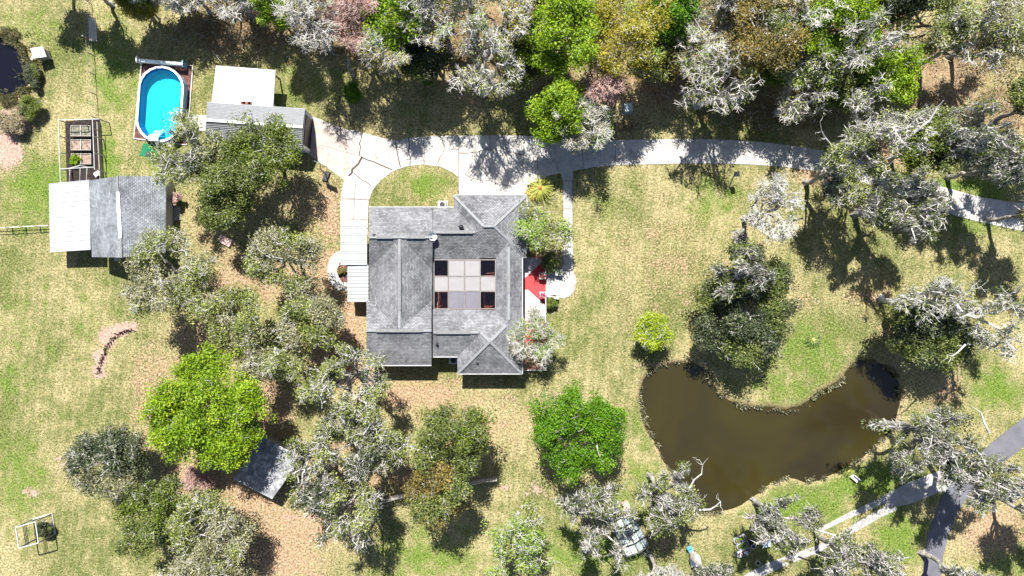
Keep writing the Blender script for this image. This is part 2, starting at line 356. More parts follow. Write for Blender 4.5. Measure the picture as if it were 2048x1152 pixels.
# ---------------------------------------------------------------- building materials
def shingle(name, a, b, row=0.17):
    m = bpy.data.materials.new(name); n = NT(m)
    br = n.new('ShaderNodeTexBrick'); n.t.links.new(n.uv(), br.inputs['Vector'])
    br.inputs['Scale'].default_value = 1.0; br.inputs['Brick Width'].default_value = 0.30; br.inputs['Row Height'].default_value = row
    br.inputs['Mortar Size'].default_value = 0.022; br.inputs['Mortar Smooth'].default_value = 0.3
    br.inputs['Color1'].default_value = a+(1,); br.inputs['Color2'].default_value = b+(1,)
    br.inputs['Mortar'].default_value = tuple(x*.45 for x in a)+(1,)
    f = n.ramp(n.math('ADD', n.math('MULTIPLY', n.noise(0.45, 6, .7), .6), n.math('MULTIPLY', n.noise(5, 4, .7), .45)), [(0.42, 0.60), (0.62, 1.40)])
    n.base(n.mix(1.0, br.outputs['Color'], f, 'MULTIPLY'), 0.95, 0, .15)
    n.bump(br.outputs['Fac'], -0.5, 0.02); return m
M_SH = shingle("grey_shingle", (0.125, 0.127, 0.137), (0.195, 0.197, 0.21))
M_SH2 = shingle("light_shingle", (0.145, 0.155, 0.172), (0.215, 0.23, 0.25), .18)
M_CAP = simple("ridge_cap_light", (0.19, 0.195, 0.21), .8, var=.15)
M_VENT = simple("ridge_vent_grey", (0.15, 0.15, 0.155), .7)
M_DARK = simple("dark_grey", (0.03, 0.03, 0.035), .6)
M_BLACK = simple("black_plastic", (0.012, 0.012, 0.014), .4)
M_WHITE = simple("white_paint", (0.72, 0.72, 0.71), .5, var=.06)
M_FASC = simple("fascia_grey", (0.35, 0.35, 0.36), .6)
M_BRICK = simple("brick_wall", (0.30, 0.17, 0.12), .9, scale=8)
M_SIDING = simple("siding", (0.36, 0.38, 0.40), .8, var=.1)
M_WHMET = simple("white_metal", (0.40, 0.415, 0.43), .45, 0, .5, var=.12, scale=.8)
M_GRMET = simple("grey_metal", (0.36, 0.39, 0.42), .45, 0, .5, var=.12)
M_RIBMET = simple("weathered_metal", (0.19, 0.20, 0.215), .5, 0, .5, var=.25, scale=1.2)
M_WOODG = simple("grey_wood", (0.24, 0.225, 0.20), .95, var=.4, scale=5)
M_WOODL = simple("pale_wood", (0.45, 0.42, 0.38), .9, var=.3, scale=5)
M_GLASS = simple("window_glass", (0.02, 0.025, 0.03), .08, 0, .5)
def mulch_mat(name, a, b):
    m = bpy.data.materials.new(name); n = NT(m)
    f = n.math('ADD', n.math('MULTIPLY', n.noise(2.5, 4, .7), .45), n.math('MULTIPLY', n.noise(11, 4, .8), .55))
    n.base(n.ramp(f, [(0.40, a), (0.62, b)]), 1, 0, .1); n.bump(f, 1.0, .06); return m
M_MULCH = mulch_mat("dark_mulch", (0.010, 0.008, 0.008), (0.05, 0.038, 0.035))
M_MULCHR = mulch_mat("red_mulch", (0.030, 0.012, 0.012), (0.20, 0.11, 0.10))

def roof_solid(b, eave, ridge, th=0.16, mi=0):
    """eave: 4 points ccw from above; ridge r0 (near edge c3-c0) , r1 (near edge c1-c2)"""
    c0, c1, c2, c3 = [Vector(p) for p in eave]; r0, r1 = [Vector(p) for p in ridge]
    def face(pts):
        nrm = Vector((0, 0, 0))
        for i in range(1, len(pts)-1): nrm += (pts[i]-pts[0]).cross(pts[i+1]-pts[0])
        nrm.normalize()
        if nrm.z < -1e-6: pts = pts[::-1]; nrm = -nrm
        u = Vector((0, 0, 1)).cross(nrm)
        u = u.normalized() if u.length > 1e-4 else Vector((1, 0, 0))
        v = nrm.cross(u)
        b.add(pts, [tuple(range(len(pts)))], mi, [[(p.dot(u), p.dot(v)) for p in pts]])
    face([c0, c1, r1, r0]); face([c2, c3, r0, r1]); face([c1, c2, r1]); face([c3, c0, r0])
    lo = [Vector((p.x, p.y, p.z-th)) for p in (c0, c1, c2, c3)]; hi = [c0, c1, c2, c3]
    for i in range(4):
        j = (i+1) % 4; b.add([lo[i], lo[j], hi[j], hi[i]], [(0, 1, 2, 3)], 1)
    b.add(lo, [(3, 2, 1, 0)], 1)
def rect(x0, y0, x1, y1, h): return [G(x0, y1, h), G(x1, y1, h), G(x1, y0, h), G(x0, y0, h)]
def cap(root, a, c_, wd=0.26, name='ridge_cap', mat=None, dz=0.03, ht=0.06):
    b = MB(); a = Vector(a)+Vector((0, 0, dz)); c_ = Vector(c_)+Vector((0, 0, dz)); b.beam(a, c_, wd, ht)
    return b.build(name, mat or M_CAP, root)

# ---------------------------------------------------------------- main house
E = 2.75
house = thing("house", G(890, 570), "large house with dark grey shingle roof wrapped round a glazed courtyard", "house")
b = MB(); RH = E+1.75
# (eave rect, ridge points)
RW1 = (rect(738,415,865,540,E), (G(738,474,RH), G(865,474,RH)))
RW2 = (rect(738.6,470,864.4,664,E), (G(799,470,RH-.012), G(799,664,RH-.012)))
RW3 = (rect(733,600,863,730,E), (G(733,661,RH-.006), G(863,661,RH-.006)))
RE4 = (rect(865.6,416,960,518.5,E+.01), (G(865.6,464,E+1.42), G(960,464,E+1.42)))
RE5 = (rect(908,391,1053,516,E+.02), (G(967,452,E+1.72), G(988,452,E+1.72)))
RE6 = (rect(992,480,1044.6,700,E+.03), (G(1017.5,480,E+.92), G(1017.5,700,E+.92)))
RE7 = (rect(865.6,619,962,713,E+.01), (G(865.6,664.5,E+1.34), G(962,664.5,E+1.34)))
RE8 = (rect(915,620,1043.4,747,E), (G(979,683,E+1.78), G(981,683,E+1.78)))
def xy(lst, ax):  # ridge along x expects c3-c0 edge at r0: rect order c0=SW c1=SE c2=NE c3=NW -> works; along y rotate
    e, r = lst
    if ax == 'x': return e, r
    return [e[1], e[2], e[3], e[0]], (r[1], r[0])
for L, ax in ((RW1,'x'),(RW2,'y'),(RW3,'x'),(RE4,'x'),(RE5,'x'),(RE6,'y'),(RE7,'x'),(RE8,'x')):
    e, r = xy(L, ax); roof_solid(b, e, r)
roof = b.build("roof", [M_SH, M_FASC], house)
b = MB()
def wallbox(b, x0, y0, x1, y1, h, mi=0, z0=0.0):
    a = G(x0, y1, h); c_ = G(x1, y0, h)
    b.box(((a.x+c_.x)/2, (a.y+c_.y)/2, (h-.17+z0)/2), (c_.x-a.x, c_.y-a.y, h-.17-z0), 0, mi)
for r_ in ((743,421,857,720),(861,422,930,510),(913,397,1046,506),(999,490,1040,690),(861,626,940,707),(921,640,1037,740)): wallbox(b, *r_, E)
b.build("wall", M_BRICK, house)
for a, c_ in [((738,474,RH),(865,474,RH)),((799,478,RH),(799,657,RH)),((733,661,RH),(863,661,RH)),((868,464,E+1.42),(950,464,E+1.42)),((967,452,E+1.74),(988,452,E+1.74)),
              ((1053,391,E+.02),(988,452,E+1.72)),((908,391,E+.02),(967,452,E+1.72)),((1017.5,494,E+.92),(1017.5,640,E+.92)),((868,664.5,E+1.34),(958,664.5,E+1.34)),
              ((980,683,E+1.78),(915,747,E)),((980,683,E+1.78),(1043.4,747,E)),((980,683,E+1.78),(1012,651,E+.9)),((980,683,E+1.78),(961,664.5,E+1.34)),((988,452,E+1.72),(1043,505,E+.2))]:
    cap(house, G(*a), G(*c_))
for a, c_ in [((799,509,RH),(799,620,RH)),((752,474,RH),(785,474,RH)),((812,474,RH),(850,474,RH)),((752,661,RH),(845,661,RH)),((880,464,E+1.42),(945,464,E+1.42)),((1017.5,545,E+.92),(1017.5,585,E+.92)),((872,664.5,E+1.34),(940,664.5,E+1.34))]:
    o = cap(house, G(*a), G(*c_), .34, 'ridge_vent', M_VENT, .10, .08)
b = MB()
for a, c_ in [((908,390,E),(1053,390,E)),((738,414,E),(908,414,E)),((733,731,E),(863,731,E)),((866,714,E),(915,714,E)),((915,748,E),(1044,748,E)),((1045,512,E),(1045,748,E)),((1054,391,E),(1054,500,E))]:
    b.beam(G(*a), G(*c_), .09, .12)
b.build("gutter", M_FASC, house)
# turbine vent, pipes, dish
b = MB(); p = G(923,455,E+1.25)
b.tube([p-Vector((0,0,.3)), p+Vector((0,0,.18))], .13, 12, 0)
prof = [(0.02,-.02),(.17,.0),(.25,.12),(.25,.24),(.17,.36),(.02,.40)]
b.tube([p+Vector((0,0,.15+z)) for r_, z in prof], [r_ for r_, z in prof], 14, 0)
b.build("turbine_vent", M_BLACK, house, smooth=True)
for x, y, h in ((874,687,E+.85),(748,470,RH-.1),(955,725,E+.6)):
    b = MB(); p = G(x, y, h); b.tube([p-Vector((0,0,.3)), p+Vector((0,0,.35))], .06, 8); b.box((p.x, p.y, p.z+.02), (.3,.3,.04)); b.build("vent_pipe", M_DARK, house)
b = MB(); p = G(866,472,E+1.6)
b.tube([p-Vector((0,0,.9)), p], .04, 6)
rr = [0.02,.18,.32,.42,.46]; b.tube([p+Vector((0,.02*i-.03*i*i*.3,.02*i+.012*i*i)) for i in range(5)], rr, 16, 0, cap=False)
b.beam(p, p+Vector((-.1,.35,.35)), .04, .04); b.box((p.x-.15, p.y-.45, p.z-.35), (.6,.35,.3))
b.build("satellite_dish", M_WHITE, house)
# doors and windows on the outside walls
def wall_panel(name, root, a, c_, z0, z1, mat, frame=None):
    a = Vector(a); c_ = Vector(c_); b = MB(); b.beam((a.x,a.y,(z0+z1)/2), (c_.x,c_.y,(z0+z1)/2), .06, z1-z0)
    return b.build(name, mat, root)
def Gw(x, y): return G(x, y, E)
wall_panel("garage_door", house, Gw(925,396.6), Gw(972,396.6), 0, 2.2, M_WHITE); wall_panel("garage_door", house, Gw(984,396.6), Gw(1034,396.6), 0, 2.2, M_WHITE)
for a, c_ in (((760,420.4),(785,420.4)),((820,420.4),(845,420.4)),((770,720.5),(795,720.5)),((820,720.5),(845,720.5)),((940,740.5),(965,740.5)),((1000,740.5),(1020,740.5)),((742.6,500),(742.6,515))):
    wd = wall_panel("window", house, Gw(*a), Gw(*c_), .9, 2.1, M_WHITE)
    a2 = Gw(*a); c2 = Gw(*c_); d = (c2-a2)*.08; nrm = Vector((a2.y-c2.y, c2.x-a2.x, 0)).normalized()*.02
    sgn = 1 if a[1] < 576 else -1
    bb = MB(); q = nrm*sgn; bb.beam((a2.x+d.x+q.x, a2.y+d.y+q.y, 1.5), (c2.x-d.x+q.x, c2.y-d.y+q.y, 1.5), .06, 1.0)
    oo = bb.build("pane", M_GLASS, wd); oo.location = -Vector(house.location)-Vector(wd.location)
wall_panel("front_door", house, Gw(1040.6,545), Gw(1040.6,562), 0.5, 2.5, M_WHITE)
# courtyard glazing
cy = MB(); a = G(866,620,0); c_ = G(993,517,0)
cy.box(((a.x+c_.x)/2, (a.y+c_.y)/2, .03), (c_.x-a.x+.3, c_.y-a.y+.3, .08)); cy.build("courtyard_floor", mulch_mat("courtyard_brick", (.13,.06,.05), (.42,.24,.20)), house)
xs4 = [868,896.5,929,960.5,991]; ys3 = [519.5,552.5,582.5,617.5]; hc = E-.05
fr = MB()
for x in xs4: fr.beam(G(x,518,hc), G(x,619,hc), .09, .12)
for y in ys3: fr.beam(G(867,y,hc+.004), G(992,y,hc+.004), .10, .12)
fr.build("glazing_frame", simple("bronze_frame", (0.16,0.145,0.14), .5), house)
m = bpy.data.materials.new("tinted_glazing"); m.use_nodes = True; t = m.node_tree; t.nodes.clear()
out = t.nodes.new('ShaderNodeOutputMaterial'); tr = t.nodes.new('ShaderNodeBsdfTransparent'); tr.inputs[0].default_value = (.66,.54,.54,1)
gl = t.nodes.new('ShaderNodeBsdfGlossy'); gl.inputs[1].default_value = .1; mx = t.nodes.new('ShaderNodeMixShader'); mx.inputs[0].default_value = .05
t.links.new(tr.outputs[0], mx.inputs[1]); t.links.new(gl.outputs[0], mx.inputs[2]); t.links.new(mx.outputs[0], out.inputs[0]); M_TINT = m
M_PAN = simple("opal_panel", (0.22,0.21,0.215), .35, 0, .5, var=.08, scale=.7); M_PAN2 = simple("grey_opal_panel", (0.125,0.12,0.14), .35, 0, .5, var=.12, scale=.7)
kind = [[0,1,1,0],[1,1,1,1],[0,2,2,0]]
for r_ in range(3):
    for c__ in range(4):
        b = MB(); k = kind[r_][c__]; z = hc+.075
        x0, x1, y0, y1 = xs4[c__]+1.2, xs4[c__+1]-1.2, ys3[r_]+1.2, ys3[r_+1]-1.2
        a = G(x0, y1, z); d = G(x1, y0, z); b.box(((a.x+d.x)/2, (a.y+d.y)/2, z-.075-.02*(k == 0)), (d.x-a.x, d.y-a.y, .02))
        b.build("roof_panel", [M_TINT, M_PAN, M_PAN2, M_PAN][k], house)
for x, y in ((878,547),(983,547),(880,608),(983,608)):
    b = MB(); p = G(x, y, .3); b.box(p, (1.7,.6,.5), .5); b.build("bench_seat", simple("pink_cushion", (.50,.27,.23), .9), house)
# AC units
for x, y, lab in ((886,411,"white heat pump unit on the lawn against the north wall of the house"),(908,719,"heat pump unit tucked in the shaded south corner of the house")):
    t_ = thing("heat_pump", G(x, y), lab, "air conditioner")
    b = MB(); p = G(x, y); b.box((p.x,p.y,.45), (.85,.75,.8)); b.box((p.x,p.y,.03), (1.1,1.0,.08), 0); b.build("casing", M_WHMET, t_)
    b = MB(); b.tube([(p.x,p.y,.853),(p.x,p.y,.88)], .3, 16); b.build("fan_grille", M_DARK, t_)

# porch
porch = thing("porch", G(1068,605), "red painted porch with white corners on the east side of the house", "porch")
b = MB(); b.prism([G(*p,.55) for p in [(1045.5,513),(1092,513),(1092,741),(1045.5,741)]], 0, .50); b.build("base", M_BRICK, porch)
b = MB(); b.prism([G(*p,.55) for p in [(1046.5,514),(1091,514),(1091,700),(1046.5,700)]], .50, .53); b.build("deck", simple("red_paint", (.36,.035,.04), .7, var=.2, scale=6), porch)
for poly in ([(1046.5,514),(1085,516),(1086,522),(1048,558),(1046.5,558)],[(1046.5,580),(1056,579),(1092,612),(1091,641),(1046.5,641)]):
    b = MB(); b.prism([G(*p,.55) for p in poly], .53, .55); b.build("painted_corner", simple("white_floor", (.33,.32,.33), .7, var=.2), porch)
b = MB()
for a, c_ in (((1091.5,513),(1091.5,547)),((1091.5,592),(1091.5,740)),((1046,740.5),(1091,740.5))):
    b.beam(G(*a,1.35), G(*c_,1.35), .07, .06); b.beam(G(*a,1.0), G(*c_,1.0), .04, .04)
    k = max(2, int((Vector(c_)-Vector(a)).length/22))
    for i in range(k+1):
        p = G(a[0]+(c_[0]-a[0])*i/k, a[1]+(c_[1]-a[1])*i/k, 1.3); b.box((p.x,p.y,.92), (.09,.09,.85))
b.build("railing", M_WHITE, porch)
b = MB()
for i in range(4):
    a = G(1091+i*7, 590, .45); c_ = G(1098+i*7+.5, 548, .45); b.box(((a.x+c_.x)/2,(a.y+c_.y)/2,(.45-i*.11)/2), (c_.x-a.x, c_.y-a.y, .45-i*.11))
b.build("steps", M_GREYC, porch)
for ya, yb in ((551,546),(590,597)):
    b = MB(); b.beam(G(1088,ya,.5), G(1117,yb,.4), .25, .5); b.build("cheek_wall", simple("cheek_wall", (.33,.32,.31), .9), porch)
rj = random.Random(8)
for x, y, lab in ((1084,552,"concrete pedestal planter with red flowers at the top of the porch steps"),(1085,590,"white pedestal planter with pink flowers at the lower side of the porch steps"),(1117,545,"grey square pedestal planter at the foot of the porch steps")):
    t_ = thing("planter", G(x, y), lab, "planter"); p = G(x, y); z0 = .5 if x < 1100 else 0.0
    b = MB(); b.box((p.x,p.y,z0+.35), (.5,.5,.7)); b.box((p.x,p.y,z0+.74), (.72,.72,.12)); b.build("pedestal", M_WHMET if y > 580 else M_GREYC, t_)
    b = MB()
    for i in range(60 if x < 1100 else 25):
        q = Vector((p.x+rj.gauss(0,.16), p.y+rj.gauss(0,.16), z0+.9+rj.gauss(0,.1))); b.box(q, (.09,.09,.05), rj.random()*3, rj.choice([0,0,1]) if x < 1100 else 1)
    b.build("flowers", [simple("red_petals", (.6,.03,.10), .8), simple("planter_leaf", (.05,.10,.02), .8)], t_)

# metal awnings on the west side
def awning(px, h0, h1, ribs, lab, mats, gut):
    """px: x0,y0,x1,y1"""
    x0, y0, x1, y1 = px; t_ = thing("carport", G((x0+x1)/2, (y0+y1)/2), lab, "carport")
    b = MB(); a = G(x0,y1,h0); c1 = G(x1,y1,h1); c2 = G(x1,y0,h1); c3 = G(x0,y0,h0)
    for dz, f in ((0,(0,1,2,3)),(-.08,(3,2,1,0))): b.add([v+Vector((0,0,dz)) for v in (a,c1,c2,c3)], [f])
    P = [a,c1,c2,c3]
    for i in range(4): q = P[(i+1)%4]; b.add([P[i]-Vector((0,0,.08)), q-Vector((0,0,.08)), q, P[i]], [(0,1,2,3)])
    for i in range(ribs+1):
        f = i/ribs; s0 = c3.lerp(a, f); s1 = c2.lerp(c1, f); b.beam(s0+Vector((0,0,.03)), s1+Vector((0,0,.03)), .06, .06)
    b.build("roof", mats, t_)
    if gut:
        for g in gut:
            b = MB(); b.beam(G(x0+g,y0,h0+.12), G(x0+g,y1,h0+.12), .16, .10); b.build("roof_seam", M_WHITE, t_)
    for x, y in ((x0+3,y0+3),(x0+3,y1-3),(x1-3,y1-3),(x1-3,y0+3)):
        b = MB(); p = G(x,y,2.2); b.tube([(p.x,p.y,0),(p.x,p.y,min(h0,h1)-.06)], .05, 8); b.build("post", M_WHITE, t_)
awning((681,452,734,529), 2.45, 2.6, 17, "pale ribbed metal carport over the curved driveway end beside the house", simple("carport_metal", (.33,.35,.35), .45, 0, .5, var=.08, scale=.8), (26,))
awning((695,530,737,603), 2.3, 2.5, 10, "bright white ribbed metal awning south of the ribbed carport", simple("awning_metal", (.30,.31,.32), .4, 0, .5, var=.05), None)
b = MB(); b.prism([G(*p) for p in [(684,518),(696,518),(696,564),(684,564),(677,552),(675,541),(678,528)]], 0, .07)
tag(b.build("planting_bed", M_MULCHR), "small red mulch planting bed inside the curved path", "planting bed")

# ---------------------------------------------------------------- cottage on the left
cot = thing("cottage", G(225,432), "cottage with light grey shingle roof and white metal lean-to", "house")
b = MB(); he = 2.6; hr = 4.5
ec = [G(184,514,he), G(330,505,he), G(332,352,he), G(177,361,he)]; rd = (G(243,515,hr), G(238,352,hr))
e2 = [ec[1], ec[2], ec[3], ec[0]]
roof_solid(b, e2, (rd[0], rd[1])); b.build("roof", [M_SH2, M_WHITE], cot)
cap(cot, G(236,384,hr), G(241.5,476,hr), .34, 'ridge_cap', M_WHITE, .05)
cap(cot, G(234.8,352,hr-.02), G(236,384,hr), .22, 'ridge_cap', M_VENT, .04); cap(cot, G(241.5,476,hr), G(243,515,hr), .22, 'ridge_cap', M_VENT, .04)
b = MB(); q = [G(100,504,2.3), G(181,499,2.55), G(179,360,2.55), G(98,368,2.3)]
b.add([v for v in q], [(0,1,2,3)]); b.add([v-Vector((0,0,.1)) for v in q], [(3,2,1,0)])
for i in range(4): a=q[i]; c_=q[(i+1)%4]; b.add([a-Vector((0,0,.1)), c_-Vector((0,0,.1)), c_, a], [(0,1,2,3)])
for i in range(15): f=i/14; b.beam(q[3].lerp(q[0],f)+Vector((0,0,.02)), q[2].lerp(q[1],f)+Vector((0,0,.02)), .05, .04)
b.build("lean_to_roof", simple("leanto_metal", (.33,.34,.36), .5, 0, .4, var=.12, scale=.7), cot)
b = MB(); b.prism([G(190,506,he),G(322,499,he),G(325,360,he),G(185,368,he)], 0, he-.17); b.build("wall", M_SIDING, cot)
b = MB(); b.prism([G(106,497,2.3),G(180,493,2.3),G(178,368,2.3),G(104,375,2.3)], 0, 2.15); b.build("lean_to_wall", M_WOODL, cot)
def gable_tri(root, a, c_, r_, mat):
    b = MB(); d = Vector((0,0,0)); b.add([a, c_, r_], [(0,1,2),(2,1,0)]); b.build("gable", mat, root)
for x, y, nm in ((326.5,400,'window'),(326.5,470,'window')):
    p = G(x,y,2); b = MB(); b.box((p.x,p.y,1.5), (.08,1.1,1.0)); b.build(nm, M_GLASS, cot)
p = G(326.5,436,2); b = MB(); b.box((p.x,p.y,1.0), (.08,1.0,2.0)); b.build("door", M_WHITE, cot)
b = MB(); p = G(232,517,1.5); b.box((p.x,p.y,1.2), (.5,.45,.4)); b.build("window_air_conditioner", M_WHMET, cot)
b = MB(); b.prism([G(*p) for p in [(333,392),(352,392),(352,414),(333,414)]], 0, .3); tag(b.build("side_step", M_DARK), "dark low deck beside the east wall of the cottage", "deck")
b = MB(); b.prism([G(*p) for p in [(349,414),(361,413),(362,440),(350,441)]], 0, .12); tag(b.build("doorstep_slab", M_GREYC), "narrow grey concrete slab by the cottage door", "slab")
b = MB(); b.prism([G(*p) for p in [(334,414),(347,414),(347,430),(334,431)]], 0, .45); tag(b.build("storage_bench", M_GRMET), "grey storage bench against the cottage wall", "bench")

# ---------------------------------------------------------------- metal garage with flat annex
gar = thing("metal_garage", G(515,262), "white ribbed metal garage with dark open door facing the driveway", "garage")
he = 2.7; hr = 3.9
NW, NE, SE, SW = G(415,204,he), G(610.5,217,he), G(604,300,he), G(410,282,he)
R0, R1 = G(412,240,hr), G(605.5,254,hr)
b = MB(); roof_solid(b, [SW, SE, NE, NW], (R0, R1), .12)
for A, B, C1, D in ((NW,NE,R0,R1),(SW,SE,R0,R1)):
    for i in range(1, 13):
        f = i/12.4; b.beam(A.lerp(C1,f)+Vector((0,0,.01)), B.lerp(D,f)+Vector((0,0,.01)), .13, .05, 2)
b.build("roof", [M_RIBMET, M_WHMET, simple("rib_shade_grey", (.115,.12,.13), .5, 0, .5)], gar); cap(gar, R0, R1, .3, 'ridge_cap', M_WHMET, .04)  # ribs get a darker colour to paint in their shading
b = MB(); gi = [G(414,279,he),G(603.6,297,he),G(609.8,219,he),G(418,206,he)]; b.prism(gi, 0, he-.13); b.build("wall", simple("garage_wall", (.42,.45,.50), .6, var=.1), gar)
d0 = (gi[2]-gi[1]).normalized(); nn = Vector((d0.y,-d0.x,0)).normalized()
b = MB(); a = gi[1]+d0*.55+nn*.05; c_ = gi[2]-d0*.55+nn*.05; b.beam((a.x,a.y,1.17),(c_.x,c_.y,1.17), .06, 2.34); b.build("door", M_BLACK, gar)  # black panel on the wall paints the shaded inside of the open doorway
b = MB()
for p in (gi[1]+d0*.28+nn*.04, gi[2]-d0*.28+nn*.04): b.box((p.x,p.y,1.2),(.1,.22,2.4), math.atan2(d0.y,d0.x)+math.pi/2)
b.build("door_frame", M_WHITE, gar)
d1 = (gi[0]-gi[1]).normalized(); n1 = Vector((-d1.y, d1.x,0)); n1 = n1 if n1.y < 0 else -n1
for f in (.15,.45,.75):
    p = gi[1].lerp(gi[0], f)+n1*.03; b = MB(); b.box((p.x,p.y,1.5),(1.0,.06,.8), math.atan2(d1.y,d1.x)); b.build("window", M_GLASS, gar)
ann = thing("flat_shed", G(487,170), "open sided lean-to with plain white flat roof behind the metal garage", "shed")
b = MB(); q = [G(423,206,2.5),G(546,213,2.5),G(551,140,2.75),G(432,131,2.75)]
q[0].z = 2.5; b.add(q, [(0,1,2,3)]); b.add([v-Vector((0,0,.14)) for v in q], [(3,2,1,0)])
for i in range(4): a=q[i]; c_=q[(i+1)%4]; b.add([a-Vector((0,0,.14)), c_-Vector((0,0,.14)), c_, a], [(0,1,2,3)])
b.build("roof", simple("white_membrane", (.45,.45,.46), .6, var=.08), ann)
for x, y in ((430,198),(541,205),(545,146),(438,138),(487,142),(486,202)):
    p = G(x,y,2.4); b = MB(); b.box((p.x,p.y,1.19),(.14,.14,2.38)); b.build("post", M_WOODG, ann)
b = MB(); b.prism([G(434,200,2.4),G(500,204,2.4),G(504,140,2.4),G(440,136,2.4)], 0, 2.2); b.build("wall", simple("shed_wall", (.3,.32,.35), .8), ann)
b = MB(); 
for x, y, l in ((493,206,.9),(486,205.5,.5),(500,206,.4)): p = G(x,y,2.56); b.box((p.x,p.y,2.56),(l,.25,.05))
tag(b.build("roof_leaves", simple("rust_leaves", (.25,.09,.06), 1)), "small patch of rusty leaves on the white flat roof", "leaves")

# ---------------------------------------------------------------- swimming pool
pool = thing("swimming_pool", G(322,206), "oval above-ground swimming pool with turquoise water and white rim", "swimming pool")
def oval(cx, cy, rx, ry, n_=22, rot=0.07, h=0):
    out = []
    for i in range(n_):
        a = 2*math.pi*(i+.5)/n_; c_, s_ = math.cos(a), math.sin(a); L = ry-rx
        x = rx*c_; y = rx*s_+(L if s_ > 0 else -L)
        out.append(G(cx+x*math.cos(rot)-y*math.sin(rot), cy+x*math.sin(rot)+y*math.cos(rot), h))
    return out[::-1]
CX, CY, RX, RY, PH = 319.5, 208, 46, 76.5, 1.3
o_out = oval(CX, CY, RX, RY, h=PH); o_in = oval(CX, CY, RX-4, RY-4, h=PH)
b = MB(); n_ = len(o_out)
for i in range(n_):
    j = (i+1) % n_
    A, B, Cc, D = o_out[i], o_out[j], o_in[j], o_in[i]
    b.add([A,B,Cc,D,A-Vector((0,0,.1)),B-Vector((0,0,.1)),Cc-Vector((0,0,.1)),D-Vector((0,0,.1))], [(0,1,2,3),(4,5,1,0),(7,6,5,4),(3,2,6,7)])
b.build("rim", M_WHITE, pool)
b = MB()
for i in range(n_):
    j = (i+1) % n_; A, B = o_out[i].lerp(o_in[i],.5), o_out[j].lerp(o_in[j],.5)
    b.add([(A.x,A.y,0),(B.x,B.y,0),(B.x,B.y,PH-.1),(A.x,A.y,PH-.1)], [(0,1,2,3)])
b.build("wall", simple("pool_wall", (.25,.38,.55), .5), pool)
M_LINER = simple("pool_liner", (0.02,0.36,0.50), .6, var=.12, scale=2.2)
M_LINERW = simple("pool_liner_side", (0.004,0.07,0.27), .6, var=.10, scale=5)
b = MB()
for i in range(n_):
    j = (i+1) % n_; A, B = o_in[i], o_in[j]; ce = G(CX,CY)
    A2, B2 = A.lerp(ce,.05), B.lerp(ce,.05)
    b.add([(A.x,A.y,PH-.1),(B.x,B.y,PH-.1),(B2.x,B2.y,.15),(A2.x,A2.y,.15)], [(3,2,1,0)], 1)
b.prism([G(CX,CY).lerp(v,.955) for v in o_in], .02, .12, 0); b.build("liner", [M_LINER, M_LINERW], pool)
m = bpy.data.materials.new("pool_water"); m.use_nodes = True; t = m.node_tree; t.nodes.clear()
out = t.nodes.new('ShaderNodeOutputMaterial'); tr = t.nodes.new('ShaderNodeBsdfTransparent'); tr.inputs[0].default_value = (.55,.95,1,1)
gl = t.nodes.new('ShaderNodeBsdfGlossy'); gl.inputs[1].default_value = .03; mx = t.nodes.new('ShaderNodeMixShader'); fr_ = t.nodes.new('ShaderNodeFresnel'); fr_.inputs[0].default_value = 1.33
df = t.nodes.new('ShaderNodeBsdfDiffuse'); df.inputs[0].default_value = (.02,.55,.8,1); mx2 = t.nodes.new('ShaderNodeMixShader'); mx2.inputs[0].default_value = .07
t.links.new(tr.outputs[0], mx2.inputs[1]); t.links.new(df.outputs[0], mx2.inputs[2])
bp = t.nodes.new('ShaderNodeBump'); bp.inputs[0].default_value = .35; bp.inputs[1].default_value = .05; nz = t.nodes.new('ShaderNodeTexNoise'); nz.inputs['Scale'].default_value = 9
t.links.new(nz.outputs[0], bp.inputs['Height']); t.links.new(bp.outputs[0], gl.inputs['Normal']); t.links.new(bp.outputs[0], df.inputs['Normal'])
t.links.new(fr_.outputs[0], mx.inputs[0]); t.links.new(mx2.outputs[0], mx.inputs[1]); t.links.new(gl.outputs[0], mx.inputs[2]); t.links.new(mx.outputs[0], out.inputs[0])
b = MB(); zz = 1.08; inner = [Vector((v.x,v.y,0)).lerp(G(CX,CY),.02) for v in o_in]
b.add([(v.x,v.y,zz) for v in inner], [tuple(range(n_))]); b.build("water", m, pool)
for i, (x, y, x2, y2) in enumerate(((366,187,372,189),(365,207,371,209),(364,228,370,230),(359,249,365,252))):
    b = MB(); b.beam(G(x,y,1.1), G(x2,y2,.1), .09, .09); b.beam(G(x,y,.1), G(x2,y2,.08), .09,.09); b.build("buttress", M_WHITE, pool)
lad = thing("pool_ladder", G(312,276), "white step ladder standing in the south end of the pool", "ladder")
b = MB()
for s_ in (-.45,.45):
    q = G(310,277,1.3)+Vector((s_,0,0)); b.tube([q+Vector((0,-.9,-1.3)), q+Vector((0,-.15,.45)), q+Vector((0,.2,.45)), q+Vector((0,.9,-1.1))], .04, 8)
b.build("side_rail", M_WHITE, lad)
for k in range(4):
    q = G(310,277,1.3); b = MB(); b.box((q.x,q.y+.25+k*.22,1.35-k*.3),(.9,.34,.06)); b.build("step", M_WHITE, lad)
q = G(310,277,1.3); b = MB(); b.box((q.x,q.y+.0,1.62),(1.05,.6,.06)); b.build("platform", M_WHITE, lad)
bed = thing("pool_surround", G(325,210), "red mulch bed with pale timber edging around the pool", "mulch bed")
PB = [(284,121),(386,132),(374,290),(268,277)]
b = MB(); b.prism([G(*p) for p in PB], -.02, .06); b.build("mulch", M_MULCHR, bed)
for i in range(4):
    b = MB(); b.beam(G(*PB[i],.08), G(*PB[(i+1)%4],.08), .10, .14); b.build("edging", M_WOODL, bed)
rl = thing("cover_reel", G(325,127), "rolled white solar cover on a reel north of the pool", "pool cover reel")
